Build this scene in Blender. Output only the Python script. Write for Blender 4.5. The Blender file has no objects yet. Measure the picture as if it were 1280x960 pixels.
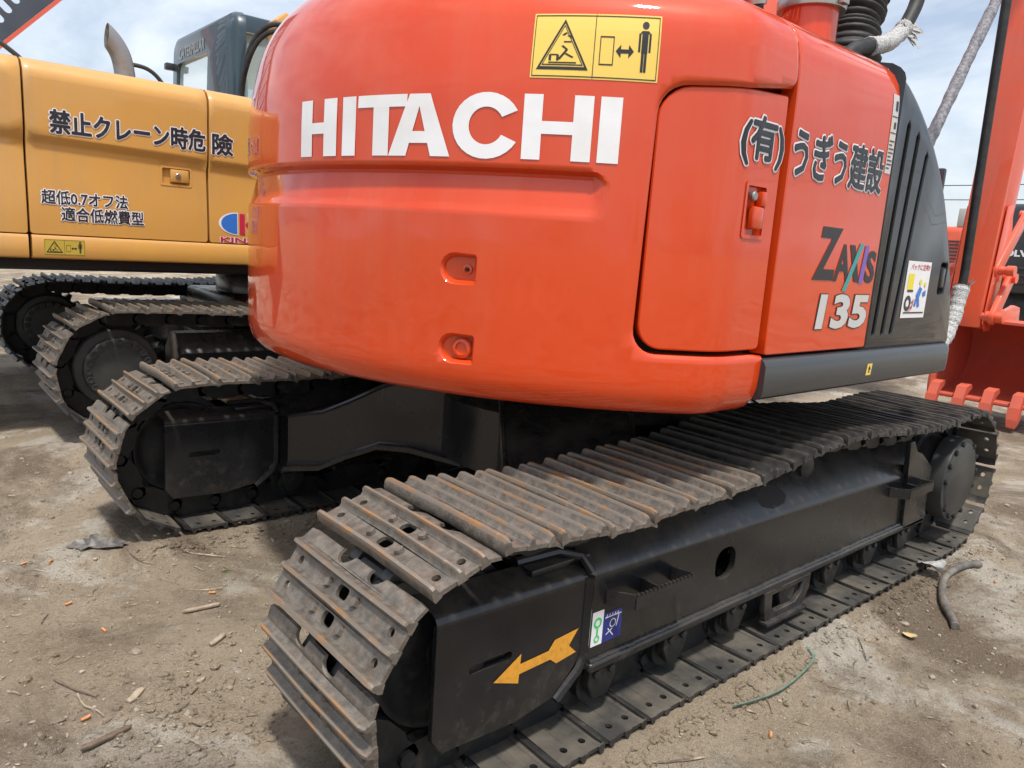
import bpy, bmesh, math, random
import numpy as np
from mathutils import Vector, Matrix, geometry
from math import sin, cos, tan, pi, radians, sqrt, atan2, hypot

random.seed(7)
SC = bpy.context.scene
COL = SC.collection

# ------------------------------------------------------------------ camera
cam_d = bpy.data.cameras.new('camera')
cam_d.sensor_fit = 'HORIZONTAL'
cam_d.sensor_width = 36.0
cam_d.lens = 36.0 * 937.35 / 1280.0
cam_d.clip_start = 0.05
cam_d.clip_end = 5000
cam = bpy.data.objects.new('camera', cam_d)
COL.objects.link(cam)
_yaw, _pit, _rol = radians(48.99046), radians(-10.58232), 0.0666865
_fw = Vector((cos(_yaw)*cos(_pit), sin(_yaw)*cos(_pit), sin(_pit)))
_r = _fw.cross(Vector((0, 0, 1))).normalized()
_u = _r.cross(_fw)
_r2 = _r*cos(_rol) + _u*sin(_rol)
_u2 = -_r*sin(_rol) + _u*cos(_rol)
_m = Matrix((( _r2.x, _u2.x, -_fw.x, -1.34438),
             ( _r2.y, _u2.y, -_fw.y, -1.12865),
             ( _r2.z, _u2.z, -_fw.z,  1.31169),
             (0, 0, 0, 1)))
cam.matrix_world = _m
SC.camera = cam

# ------------------------------------------------------------------ sky, sun, exposure
SUN_AZ_VEC = Vector((-0.18, -0.34, 1.0)).normalized()      # towards the sun
sun_el = math.asin(SUN_AZ_VEC.z)
world = bpy.data.worlds.new('World')
SC.world = world
world.use_nodes = True
wn, wl = world.node_tree.nodes, world.node_tree.links
wn.clear()
w_out = wn.new('ShaderNodeOutputWorld')
w_bg = wn.new('ShaderNodeBackground')
w_sky = wn.new('ShaderNodeTexSky')
w_sky.sky_type = 'NISHITA'
w_sky.sun_disc = False
w_sky.sun_elevation = sun_el
w_sky.sun_rotation = atan2(SUN_AZ_VEC.x, SUN_AZ_VEC.y)
w_sky.dust_density = 3.0
w_sky.air_density = 1.0
w_sky.ozone_density = 1.5
# thin broken cloud veil over the whole dome
w_tc = wn.new('ShaderNodeTexCoord')
w_map = wn.new('ShaderNodeMapping')
w_map.inputs['Scale'].default_value = (1.0, 1.0, 2.6)
w_no = wn.new('ShaderNodeTexNoise')
w_no.inputs['Scale'].default_value = 2.3
w_no.inputs['Detail'].default_value = 7.0
w_no.inputs['Roughness'].default_value = 0.58
w_no.inputs['Distortion'].default_value = 0.5
w_ramp = wn.new('ShaderNodeValToRGB')
w_ramp.color_ramp.elements[0].position = 0.40
w_ramp.color_ramp.elements[0].color = (0.25, 0.25, 0.25, 1)
w_ramp.color_ramp.elements[1].position = 0.66
w_ramp.color_ramp.elements[1].color = (0.95, 0.95, 0.95, 1)
w_mix = wn.new('ShaderNodeMix')
w_mix.data_type = 'RGBA'
w_mix.inputs[7].default_value = (6.3, 6.7, 7.1, 1)
wl.new(w_tc.outputs['Generated'], w_map.inputs['Vector'])
wl.new(w_map.outputs['Vector'], w_no.inputs['Vector'])
wl.new(w_no.outputs['Fac'], w_ramp.inputs['Fac'])
wl.new(w_ramp.outputs['Color'], w_mix.inputs[0])
wl.new(w_sky.outputs['Color'], w_mix.inputs[6])
wl.new(w_mix.outputs[2], w_bg.inputs['Color'])
w_bg.inputs['Strength'].default_value = 0.13
wl.new(w_bg.outputs['Background'], w_out.inputs['Surface'])

sun_d = bpy.data.lights.new('sun', 'SUN')
sun_d.energy = 3.1
sun_d.angle = radians(5.0)
sun_d.color = (1.0, 0.95, 0.87)
sun = bpy.data.objects.new('sun', sun_d)
COL.objects.link(sun)
sun.rotation_euler = SUN_AZ_VEC.to_track_quat('Z', 'Y').to_euler()
sun.location = (0, 0, 30)

SC.view_settings.view_transform = 'Standard'
SC.view_settings.look = 'None'
SC.view_settings.exposure = 0.42
SC.view_settings.gamma = 1.0
SC.view_settings.use_curve_mapping = False

# ------------------------------------------------------------------ materials
def mat(name, c1, c2=None, scale=6.0, lo=0.4, hi=0.65, rough=0.5, rough2=None, metal=0.0,
        coat=0.0, bump=0.0, bscale=80.0, top=None, rnd=False, detail=6.0, alpha=None,
        trans=0.0, scratch=None, speckle=None, bdist=0.004, spec=None, coat_ior=1.5, streak=None, mud=None):
    m = bpy.data.materials.new(name)
    m.use_nodes = True
    n, l = m.node_tree.nodes, m.node_tree.links
    p = n['Principled BSDF']
    p.inputs['Metallic'].default_value = metal
    p.inputs['Roughness'].default_value = rough
    p.inputs['Coat Weight'].default_value = coat
    p.inputs['Coat Roughness'].default_value = 0.06
    p.inputs['Coat IOR'].default_value = coat_ior
    if spec is not None:
        p.inputs['Specular IOR Level'].default_value = spec
    if trans:
        p.inputs['Transmission Weight'].default_value = trans
    if alpha is not None:
        p.inputs['Alpha'].default_value = alpha
    tc = n.new('ShaderNodeTexCoord')
    vec = tc.outputs['Object']
    if rnd:
        oi = n.new('ShaderNodeObjectInfo')
        ml = n.new('ShaderNodeMath'); ml.operation = 'MULTIPLY'; ml.inputs[1].default_value = 37.0
        l.new(oi.outputs['Random'], ml.inputs[0])
        ad = n.new('ShaderNodeVectorMath'); ad.operation = 'ADD'
        l.new(vec, ad.inputs[0]); l.new(ml.outputs[0], ad.inputs[1])
        vec = ad.outputs[0]
    def noise(s, d=detail, r=0.6):
        t = n.new('ShaderNodeTexNoise')
        t.inputs['Scale'].default_value = s; t.inputs['Detail'].default_value = d
        t.inputs['Roughness'].default_value = r
        l.new(vec, t.inputs['Vector'])
        return t.outputs['Fac']
    def ramp(src, a, b):
        r = n.new('ShaderNodeMapRange'); r.inputs[1].default_value = a; r.inputs[2].default_value = b
        l.new(src, r.inputs[0]); return r.outputs[0]
    def mixc(f, a, b):
        x = n.new('ShaderNodeMix'); x.data_type = 'RGBA'
        l.new(f, x.inputs[0])
        for i, v in ((6, a), (7, b)):
            if isinstance(v, tuple): x.inputs[i].default_value = (*v, 1)
            else: l.new(v, x.inputs[i])
        return x.outputs[2]
    col = c1
    if c2 is not None:
        f = ramp(noise(scale), lo, hi)
        col = mixc(f, c1, c2)
        if rough2 is not None:
            rr = n.new('ShaderNodeMapRange'); l.new(f, rr.inputs[0])
            rr.inputs[3].default_value = rough; rr.inputs[4].default_value = rough2
            l.new(rr.outputs[0], p.inputs['Roughness'])
    if speckle is not None:                 # small spots of another colour
        sc_, a, b, c = speckle
        col = mixc(ramp(noise(sc_, 3.0, 0.7), a, b), col, c)
    if streak is not None:                  # rain-washed dust film, stretched downwards
        scol, samt = streak
        mp = n.new('ShaderNodeMapping'); mp.inputs['Scale'].default_value = (14, 14, 0.9); l.new(vec, mp.inputs['Vector'])
        t = n.new('ShaderNodeTexNoise'); t.inputs['Scale'].default_value = 1.0; t.inputs['Detail'].default_value = 8; t.inputs['Roughness'].default_value = 0.7
        l.new(mp.outputs[0], t.inputs['Vector'])
        f1 = ramp(t.outputs['Fac'], 0.45, 0.72); f2 = ramp(noise(1.4, 6), 0.35, 0.65)
        mu = n.new('ShaderNodeMath'); mu.operation = 'MULTIPLY'; l.new(f1, mu.inputs[0]); l.new(f2, mu.inputs[1])
        mv = n.new('ShaderNodeMath'); mv.operation = 'MULTIPLY'; l.new(mu.outputs[0], mv.inputs[0]); mv.inputs[1].default_value = samt
        col = mixc(mv.outputs[0], col, scol)
        cr = n.new('ShaderNodeMapRange'); l.new(noise(3.1, 9, 0.7), cr.inputs[0]); cr.inputs[1].default_value = 0.35; cr.inputs[2].default_value = 0.7
        cr.inputs[3].default_value = 0.015; cr.inputs[4].default_value = 0.09; l.new(cr.outputs[0], p.inputs['Coat Roughness'])
    if mud is not None:                     # dried mud thrown up from the ground
        mcol, zt_, amt_ = mud
        gg = n.new('ShaderNodeNewGeometry'); sz = n.new('ShaderNodeSeparateXYZ'); l.new(gg.outputs['Position'], sz.inputs[0])
        mr = n.new('ShaderNodeMapRange'); l.new(sz.outputs['Z'], mr.inputs[0]); mr.inputs[1].default_value = zt_; mr.inputs[2].default_value = 0.05
        mr.inputs[3].default_value = 0.0; mr.inputs[4].default_value = 0.22
        ad_ = n.new('ShaderNodeMath'); ad_.operation = 'ADD'; l.new(noise(19, 9, 0.72), ad_.inputs[0]); l.new(mr.outputs[0], ad_.inputs[1])
        mm = n.new('ShaderNodeMath'); mm.operation = 'MULTIPLY'; l.new(ramp(ad_.outputs[0], 0.62, 0.80), mm.inputs[0]); mm.inputs[1].default_value = amt_
        col = mixc(mm.outputs[0], col, mcol)
    if top is not None:                     # dust that settled on upward faces
        tcol, amt, tsc = top
        g = n.new('ShaderNodeNewGeometry')
        sx = n.new('ShaderNodeSeparateXYZ'); l.new(g.outputs['Normal'], sx.inputs[0])
        f1 = ramp(sx.outputs['Z'], 0.25, 0.95)
        f2 = ramp(noise(tsc, 8.0, 0.65), 0.35, 0.7)
        mu = n.new('ShaderNodeMath'); mu.operation = 'MULTIPLY'; l.new(f1, mu.inputs[0]); l.new(f2, mu.inputs[1])
        mv = n.new('ShaderNodeMath'); mv.operation = 'MULTIPLY'; l.new(mu.outputs[0], mv.inputs[0]); mv.inputs[1].default_value = amt
        col = mixc(mv.outputs[0], col, tcol)
    if isinstance(col, tuple): p.inputs['Base Color'].default_value = (*col, 1)
    else: l.new(col, p.inputs['Base Color'])
    if bump:
        b = n.new('ShaderNodeBump'); b.inputs['Strength'].default_value = bump; b.inputs['Distance'].default_value = bdist
        l.new(noise(bscale, 5.0), b.inputs['Height']); l.new(b.outputs[0], p.inputs['Normal'])
        if streak is not None:              # sheet and casting are never quite true
            bw = n.new('ShaderNodeBump'); bw.inputs['Strength'].default_value = 0.35; bw.inputs['Distance'].default_value = 0.012
            l.new(noise(3.2, 2.0, 0.4), bw.inputs['Height']); l.new(bw.outputs[0], b.inputs['Normal']); l.new(bw.outputs[0], p.inputs['Coat Normal'])
    return m

DUST = (0.27, 0.22, 0.16)
M = {}
M['orange'] = mat('orange_paint', (0.62, 0.051, 0.0030), (0.58, 0.051, 0.0045), 1.6, rough=0.5, rough2=0.6, coat=1.0, coat_ior=1.56, spec=0.12, bump=0.03, bscale=300, streak=((0.42, 0.22, 0.15), 0.16),
                  speckle=(90, 0.72, 0.78, (0.5, 0.12, 0.06)))
M['orange_arm'] = mat('orange_paint_dusty', (0.74, 0.085, 0.028), (0.66, 0.10, 0.045), 3, rough=0.5, coat=0.6, bump=0.05, streak=((0.5, 0.28, 0.2), 0.2))
M['bucket'] = mat('worn_bucket_paint', (0.60, 0.105, 0.060), (0.50, 0.105, 0.065), 4, rough=0.6, rough2=0.75, bump=0.1, speckle=(22, 0.6, 0.75, (0.30, 0.13, 0.08)))
M['yellow'] = mat('yellow_paint', (0.62, 0.320, 0.066), (0.57, 0.29, 0.068), 1.3, rough=0.45, rough2=0.55, coat=0.45, bump=0.03, bscale=240, top=(DUST, 0.3, 5), streak=((0.36, 0.26, 0.15), 0.35))
M['black'] = mat('black_chassis_paint', (0.011, 0.012, 0.014), (0.017, 0.017, 0.018), 3, rough=0.20, rough2=0.34, bump=0.07, bscale=45,
                 speckle=(60, 0.70, 0.76, (0.06, 0.055, 0.05)), top=((0.13, 0.106, 0.082), 0.6, 7), mud=((0.10, 0.082, 0.064), 0.42, 0.30))
M['cover'] = mat('charcoal_cover_paint', (0.010, 0.012, 0.016), (0.014, 0.016, 0.019), 2, rough=0.42, rough2=0.5, coat=0.6, spec=0.2, bump=0.05, bscale=120, streak=((0.07, 0.07, 0.07), 0.2))
M['sill'] = mat('dark_grey_sill_paint', (0.028, 0.031, 0.035), (0.038, 0.040, 0.041), 4, rough=0.32, rough2=0.45, coat=0.2, bump=0.05)
M['shadowgap'] = mat('gap_shade_black', (0.012, 0.010, 0.010), rough=0.75)  # flat black that paints shade into gaps, slots and bores
M['rubber'] = mat('black_rubber', (0.014, 0.014, 0.015), (0.03, 0.03, 0.03), 25, rough=0.6, bump=0.1)
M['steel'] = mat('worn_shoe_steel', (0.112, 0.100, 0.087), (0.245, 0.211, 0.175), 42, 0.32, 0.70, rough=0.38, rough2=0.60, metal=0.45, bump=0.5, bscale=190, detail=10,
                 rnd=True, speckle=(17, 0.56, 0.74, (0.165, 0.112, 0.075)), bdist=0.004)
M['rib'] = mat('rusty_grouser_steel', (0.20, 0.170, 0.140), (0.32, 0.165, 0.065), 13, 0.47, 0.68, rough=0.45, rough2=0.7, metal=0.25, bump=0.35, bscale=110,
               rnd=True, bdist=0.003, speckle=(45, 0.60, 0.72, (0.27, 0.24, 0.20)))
M['steel_dk'] = mat('dark_and_shaded_shoe_steel', (0.030, 0.030, 0.031), (0.065, 0.060, 0.055), 14, rough=0.4, rough2=0.6, metal=0.3, bump=0.3, bscale=110, rnd=True, bdist=0.003,
                    speckle=(26, 0.60, 0.75, (0.17, 0.14, 0.10)))  # dark steel, also painted shade for the right track's top run
M['rib_dk'] = mat('dark_and_shaded_grouser_steel', (0.040, 0.038, 0.038), (0.09, 0.075, 0.06), 20, rough=0.38, rough2=0.6, metal=0.35, bump=0.3, bscale=110, rnd=True, bdist=0.003)  # grousers to match, shade of the top run included in the colour
M['shoe_in'] = mat('muddy_black_shoe', (0.042, 0.041, 0.039), (0.130, 0.112, 0.086), 6, 0.40, 0.75, rough=0.5, rough2=0.85, bump=0.4, bscale=90, rnd=True, bdist=0.004)
M['chain'] = mat('greasy_chain_black', (0.012, 0.013, 0.014), (0.04, 0.036, 0.03), 18, 0.5, 0.75, rough=0.42, rough2=0.7, bump=0.3, bscale=60)
M['drive'] = mat('final_drive_paint', (0.030, 0.032, 0.032), (0.055, 0.056, 0.050), 4, rough=0.45, bump=0.15, bscale=50)
M['white'] = mat('white_vinyl', (0.80, 0.80, 0.82), (0.70, 0.69, 0.68), 5, 0.4, 0.75, rough=0.35, speckle=(110, 0.70, 0.78, (0.5, 0.4, 0.34)))
M['inkblack'] = mat('black_print', (0.015, 0.015, 0.018), rough=0.4)
M['inkgrey'] = mat('dark_grey_print', (0.016, 0.018, 0.024), (0.05, 0.05, 0.055), 14, 0.5, 0.8, rough=0.4)
M['decal_y'] = mat('yellow_decal', (0.78, 0.55, 0.11), rough=0.4)
M['decal_y2'] = mat('old_yellow_decal', (0.50, 0.36, 0.05), rough=0.45)
M['arrow_y'] = mat('yellow_arrow_film', (0.72, 0.33, 0.035), (0.60, 0.27, 0.03), 60, rough=0.4, rough2=0.55, speckle=(120, 0.62, 0.72, (0.45, 0.22, 0.03)))
M['blue'] = mat('blue_print', (0.03, 0.16, 0.55), rough=0.4)
M['navy'] = mat('navy_print', (0.02, 0.03, 0.20), rough=0.4)
M['red'] = mat('red_print', (0.50, 0.02, 0.06), rough=0.4)
M['teal'] = mat('teal_print', (0.03, 0.30, 0.30), rough=0.4)
M['purple'] = mat('purple_print', (0.16, 0.10, 0.42), rough=0.4)
M['green'] = mat('green_print', (0.06, 0.55, 0.16), rough=0.4)
M['brightyellow'] = mat('bright_yellow_print', (0.80, 0.66, 0.03), rough=0.4)
M['silver'] = mat('silver_film', (0.52, 0.54, 0.56), (0.60, 0.52, 0.42), 8, rough=0.35)
M['badge'] = mat('faded_badge', (0.26, 0.28, 0.30), rough=0.4)
M['lockmetal'] = mat('zinc_lock', (0.35, 0.33, 0.31), rough=0.35, metal=0.8)
M['pipe'] = mat('galvanised_pipe', (0.26, 0.265, 0.275), (0.24, 0.17, 0.12), 9, 0.58, 0.78, rough=0.4, rough2=0.7, metal=0.35, bump=0.1)
M['chrome'] = mat('clamp_steel', (0.45, 0.44, 0.43), rough=0.35, metal=0.9)
M['net'] = mat('white_plastic_net', (0.60, 0.60, 0.59), (0.34, 0.34, 0.34), 150, 0.42, 0.6, rough=0.5, bump=0.9, bscale=170, bdist=0.008)
M['wrapgrey'] = mat('grey_wrapping', (0.13, 0.13, 0.15), (0.30, 0.29, 0.31), 70, rough=0.6, bump=0.8, bscale=90, bdist=0.008)
M['glass'] = mat('tinted_cab_glass', (0.60, 0.78, 0.80), rough=0.03, trans=0.5)
M['cabgrey'] = mat('cab_frame_paint', (0.022, 0.045, 0.062), (0.03, 0.055, 0.075), 3, rough=0.35, coat=0.5)
M['beamblue'] = mat('dark_blue_grey_steel', (0.05, 0.062, 0.085), (0.075, 0.085, 0.105), 3, rough=0.5, bump=0.1)
M['strap'] = mat('green_strap', (0.12, 0.19, 0.14), (0.20, 0.26, 0.20), 40, rough=0.6)
M['hosegrey'] = mat('grey_hose', (0.085, 0.08, 0.075), (0.20, 0.175, 0.145), 22, rough=0.6, bump=0.2)
M['leaf'] = mat('dry_leaf', (0.58, 0.44, 0.22), (0.46, 0.33, 0.16), 30, rough=0.7)
M['wood'] = mat('weathered_wood', (0.26, 0.20, 0.14), (0.40, 0.33, 0.25), 30, rough=0.8, bump=0.3)
M['butt'] = mat('cigarette_paper', (0.62, 0.27, 0.10), (0.52, 0.22, 0.09), 60, rough=0.8)
M['darkwood'] = mat('damp_dark_wood', (0.10, 0.07, 0.05), (0.17, 0.125, 0.09), 40, rough=0.85, bump=0.4)
M['twig'] = mat('dry_twigs', (0.11, 0.08, 0.055), (0.46, 0.38, 0.27), 23, 0.42, 0.66, rough=0.85)
M['pebble'] = mat('pebbles', (0.16, 0.125, 0.09), (0.40, 0.34, 0.265), 31, 0.40, 0.68, rough=0.9, bump=0.3)
M['rag'] = mat('grey_plastic_scrap', (0.09, 0.085, 0.08), (0.20, 0.185, 0.165), 30, rough=0.5)
M['concrete'] = mat('pale_wall', (0.42, 0.42, 0.40), (0.5, 0.5, 0.48), 2, rough=0.8)
M['machine_black'] = mat('machine_black', (0.03, 0.033, 0.04), rough=0.4, coat=0.2)

# ------------------------------------------------------------------ object helpers
def link(o, parent=None):
    COL.objects.link(o)
    if parent is not None:
        o.parent = parent
        if parent.type == 'EMPTY':          # parts are modelled in world coordinates
            o.matrix_parent_inverse = Matrix.Translation(-parent.location)
    return o

def empty(name, loc=(0, 0, 0), parent=None):
    o = bpy.data.objects.new(name, None)
    o.location = loc
    o.empty_display_size = 0.2
    return link(o, parent)

def tag(o, label=None, cat=None, group=None, kind=None):
    if label: o['label'] = label
    if cat: o['category'] = cat
    if group: o['group'] = group
    if kind: o['kind'] = kind
    return o

class MB:
    """collects geometry in world coordinates and links it as one mesh object"""
    def __init__(self):
        self.bm = bmesh.new()
        self.mats = []
    def mi(self, m):
        if isinstance(m, str): m = M[m]
        if m not in self.mats: self.mats.append(m)
        return self.mats.index(m)
    def poly(self, pts, m, flip=False):
        vs = [self.bm.verts.new(p) for p in pts]
        if flip: vs.reverse()
        try:
            f = self.bm.faces.new(vs); f.material_index = self.mi(m); return f
        except ValueError:
            return None
    def mesh(self, verts, faces, m):
        vs = [self.bm.verts.new(v) for v in verts]
        k = self.mi(m)
        out = []
        for f in faces:
            if len(set(f)) < 3: continue
            try:
                q = self.bm.faces.new([vs[i] for i in f]); q.material_index = k; out.append(q)
            except ValueError: pass
        return vs, out
    def box(self, a, b, m, bevel=0.0, seg=2, mtx=None):
        (x0, y0, z0), (x1, y1, z1) = a, b
        v = [(x0,y0,z0),(x1,y0,z0),(x1,y1,z0),(x0,y1,z0),(x0,y0,z1),(x1,y0,z1),(x1,y1,z1),(x0,y1,z1)]
        if mtx is not None: v = [mtx @ Vector(p) for p in v]
        f = [(0,3,2,1),(4,5,6,7),(0,1,5,4),(1,2,6,5),(2,3,7,6),(3,0,4,7)]
        vs, fs = self.mesh(v, f, m)
        if bevel:
            es = list({e for q in fs for e in q.edges})
            bmesh.ops.bevel(self.bm, geom=es, offset=bevel, segments=seg, affect='EDGES', profile=0.5, clamp_overlap=True)
        return vs
    def prism(self, poly, o, ax, ay, az, h0, h1, m, bevel=0.0, seg=2, rings=None):
        """polygon in the (ax, ay) plane at o, extruded along az from h0 to h1"""
        o, ax, ay, az = Vector(o), Vector(ax), Vector(ay), Vector(az)
        n = len(poly)
        a = [o + ax*p[0] + ay*p[1] + az*h0 for p in poly]
        b = [o + ax*p[0] + ay*p[1] + az*h1 for p in poly]
        vs, fs = self.mesh(a + b, [tuple(range(n))[::-1], tuple(range(n, 2*n))] +
                           [(i, (i+1) % n, n + (i+1) % n, n + i) for i in range(n)], m)
        if bevel:
            es = [e for q in fs[:2] for e in q.edges]
            bmesh.ops.bevel(self.bm, geom=list(set(es)), offset=bevel, segments=seg, affect='EDGES', profile=0.5, clamp_overlap=True)
        return vs
    def tube(self, pts, r, m, n=10, cap=True, rfun=None):
        pts = [Vector(p) for p in pts]
        rings = []
        up = Vector((0.013, 0.017, 1)).normalized()
        prev = None
        for i, p in enumerate(pts):
            t = (pts[min(i+1, len(pts)-1)] - pts[max(i-1, 0)]).normalized()
            if prev is None:
                x = t.cross(up)
                if x.length < 1e-3: x = t.cross(Vector((1, 0, 0)))
            else:
                x = prev - t*prev.dot(t)
            x.normalize(); prev = x
            y = t.cross(x)
            rr = rfun(i/(len(pts)-1)) if rfun else r
            rings.append([p + (x*cos(2*pi*k/n) + y*sin(2*pi*k/n))*rr for k in range(n)])
        v = [q for g in rings for q in g]
        f = []
        for i in range(len(pts)-1):
            for k in range(n):
                f.append((i*n+k, i*n+(k+1) % n, (i+1)*n+(k+1) % n, (i+1)*n+k))
        if cap:
            f.append(tuple(range(n))[::-1]); f.append(tuple((len(pts)-1)*n+k for k in range(n)))
        self.mesh(v, f, m)
    def lathe(self, prof, c, axis, m, n=32):
        """prof: list of (radius, distance along axis)"""
        c = Vector(c); a = Vector(axis).normalized()
        x = a.cross(Vector((0, 0, 1)))
        if x.length < 1e-3: x = Vector((1, 0, 0))
        x.normalize(); y = a.cross(x)
        v = []
        for r, h in prof:
            for k in range(n):
                v.append(c + a*h + (x*cos(2*pi*k/n) + y*sin(2*pi*k/n))*r)
        f = []
        for i in range(len(prof)-1):
            for k in range(n):
                f.append((i*n+k, (i+1)*n+k, (i+1)*n+(k+1) % n, i*n+(k+1) % n))
        if prof[0][0] > 1e-6: f.append(tuple(range(n)))
        if prof[-1][0] > 1e-6: f.append(tuple((len(prof)-1)*n+k for k in range(n))[::-1])
        self.mesh(v, f, m)
    def build(self, name, parent=None, smooth=35, recalc=True, at=None):
        bmesh.ops.remove_doubles(self.bm, verts=self.bm.verts, dist=1e-5)
        if recalc: bmesh.ops.recalc_face_normals(self.bm, faces=self.bm.faces)
        me = bpy.data.meshes.new(name)
        self.bm.to_mesh(me); self.bm.free()
        for m in self.mats: me.materials.append(m)
        if smooth:
            me.polygons.foreach_set('use_smooth', [True]*len(me.polygons))
            me.set_sharp_from_angle(angle=radians(smooth))
        o = bpy.data.objects.new(name, me)
        if at is not None:
            me.transform(Matrix.Translation(-Vector(at))); o.location = at
        return link(o, parent)

def rrect(x0, y0, x1, y1, r, n=5):
    """rounded rectangle, counter-clockwise; r: one radius or four (bl, br, tr, tl)"""
    if not isinstance(r, (tuple, list)): r = (r,)*4
    out = []
    for (cx, cy, a0, rr) in ((x0, y0, 180, r[0]), (x1, y0, 270, r[1]), (x1, y1, 0, r[2]), (x0, y1, 90, r[3])):
        sx = 1 if cx == x0 else -1
        sy = 1 if cy == y0 else -1
        if rr <= 0: out.append((cx, cy)); continue
        for k in range(n+1):
            a = radians(a0 + 90*k/n)
            out.append((cx + sx*rr + rr*cos(a), cy + sy*rr + rr*sin(a)))
    return out

def circle(cx, cy, r, n=12, ry=None):
    return [(cx + r*cos(2*pi*k/n), cy + (ry or r)*sin(2*pi*k/n)) for k in range(n)]

def inside(P, poly):
    x, y = P[:, 0], P[:, 1]
    res = np.zeros(len(P), bool)
    n = len(poly)
    for i in range(n):
        x0, y0 = poly[i]; x1, y1 = poly[(i+1) % n]
        c = (y0 > y) != (y1 > y)
        with np.errstate(divide='ignore', invalid='ignore'):
            xi = (x1-x0)*(y-y0)/((y1-y0) if y1 != y0 else 1e-12) + x0
        res ^= c & (x < xi)
    return res

def densify(poly, step):
    out = []
    for i in range(len(poly)):
        a, b = poly[i], poly[(i+1) % len(poly)]
        k = max(1, int(hypot(b[0]-a[0], b[1]-a[1])/step + 0.5))
        for j in range(k):
            out.append((a[0]+(b[0]-a[0])*j/k, a[1]+(b[1]-a[1])*j/k))
    return out

def triangulate(outline, holes, gx=(), gy=(), keep=0.25):
    pts = list(outline)
    edges = [(i, (i+1) % len(outline)) for i in range(len(outline))]
    loops = [list(range(len(outline)))]
    for h in holes:
        k = len(pts); pts += list(h)
        edges += [(k+i, k+(i+1) % len(h)) for i in range(len(h))]
        loops.append(list(range(k, k+len(h))))
    nb = len(pts)
    if len(gx) and len(gy):
        G = np.array([(x, y) for x in gx for y in gy], float)
        ok = inside(G, outline)
        for h in holes: ok &= ~inside(G, h)
        G = G[ok]
        if len(G):
            B = np.array(pts, float)
            mind = keep * min(np.min(np.diff(np.array(gx))) if len(gx) > 1 else 1, np.min(np.diff(np.array(gy))) if len(gy) > 1 else 1)
            # distance to boundary points only
            d = np.sqrt(((G[:, None, :] - B[None, :, :])**2).sum(-1)).min(1)
            G = G[d > max(mind, 1e-4)]
            pts += [tuple(g) for g in G]
    r = geometry.delaunay_2d_cdt([Vector(p) for p in pts], edges, [], 0, 1e-6)
    V = [(v.x, v.y) for v in r[0]]
    F = [tuple(f) for f in r[2]]
    cen = np.array([[sum(V[i][0] for i in f)/len(f), sum(V[i][1] for i in f)/len(f)] for f in F])
    ok = inside(cen, outline)
    for h in holes: ok &= ~inside(cen, h)
    F = [f for f, k in zip(F, ok) if k]
    return V, F

def area(poly):
    return 0.5*sum(poly[i][0]*poly[(i+1) % len(poly)][1] - poly[(i+1) % len(poly)][0]*poly[i][1] for i in range(len(poly)))

def offset_pts(loop, material_side_ccw=True):
    n = len(loop); out = []
    for i in range(n):
        a, b, c = Vector(loop[i-1]), Vector(loop[i]), Vector(loop[(i+1) % n])
        d = ((b-a).normalized() + (c-b).normalized())
        if d.length < 1e-6: d = c-b
        d.normalize()
        out.append((d.y, -d.x))
    return out

def patch(mb, outline, holes, mapf, m, gx=(), gy=(), rim=((0, 0), (0, -0.03)), hrim=None, back=False, rim_m=None, step=None):
    """a shaped sheet: outline with holes in (u, v), mapped by mapf(u, v, h); rims run inwards along (expand, h) pairs"""
    if area(outline) < 0: outline = outline[::-1]
    holes = [h if area(h) < 0 else h[::-1] for h in holes]
    if step:
        outline = densify(outline, step)
    V, F = triangulate(outline, holes, gx, gy)
    mb.mesh([mapf(u, v, 0) for u, v in V], F, m)
    if back:
        hb = rim[-1][1]
        mb.mesh([mapf(u, v, hb) for u, v in V], [f[::-1] for f in F], m)
    for li, loop in enumerate([outline] + holes):
        rr = rim if li == 0 or hrim is None else hrim
        nr = offset_pts(loop)
        n = len(loop)
        rows = [[mapf(p[0]+q[0]*e, p[1]+q[1]*e, h) for p, q in zip(loop, nr)] for e, h in rr]
        v = [p for row in rows for p in row]
        f = [(k*n+i, (k+1)*n+i, (k+1)*n+(i+1) % n, k*n+(i+1) % n) for k in range(len(rows)-1) for i in range(n)]
        mb.mesh(v, f, rim_m or m)

def text2d(s, bold=0.0, res=3, space=1.0):
    """glyph outlines of the built-in font as a flat triangulation fitted into the unit box"""
    cu = bpy.data.curves.new('t', 'FONT')
    cu.body = s; cu.offset = bold; cu.resolution_u = res; cu.space_character = space
    ob = bpy.data.objects.new('t', cu); COL.objects.link(ob)
    dg = bpy.context.evaluated_depsgraph_get(); dg.update()
    me = bpy.data.meshes.new_from_object(ob.evaluated_get(dg))
    V = [(v.co.x, v.co.y) for v in me.vertices]; F = [tuple(p.vertices) for p in me.polygons]
    bpy.data.objects.remove(ob); bpy.data.curves.remove(cu); bpy.data.meshes.remove(me)
    return V, F

def fit2d(VF, x0, x1, y0, y1, ref=None, shear=0.0):
    V, F = VF
    R = ref[0] if ref else V
    ax, bx = min(v[0] for v in R), max(v[0] for v in R)
    ay, by = min(v[1] for v in R), max(v[1] for v in R)
    out = []
    for x, y in V:
        yy = y0 + (y-ay)/(by-ay)*(y1-y0)
        xx = x0 + (x-ax)/(bx-ax)*(x1-x0) + shear*(yy-y0)
        out.append((xx, yy))
    return out, F

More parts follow.
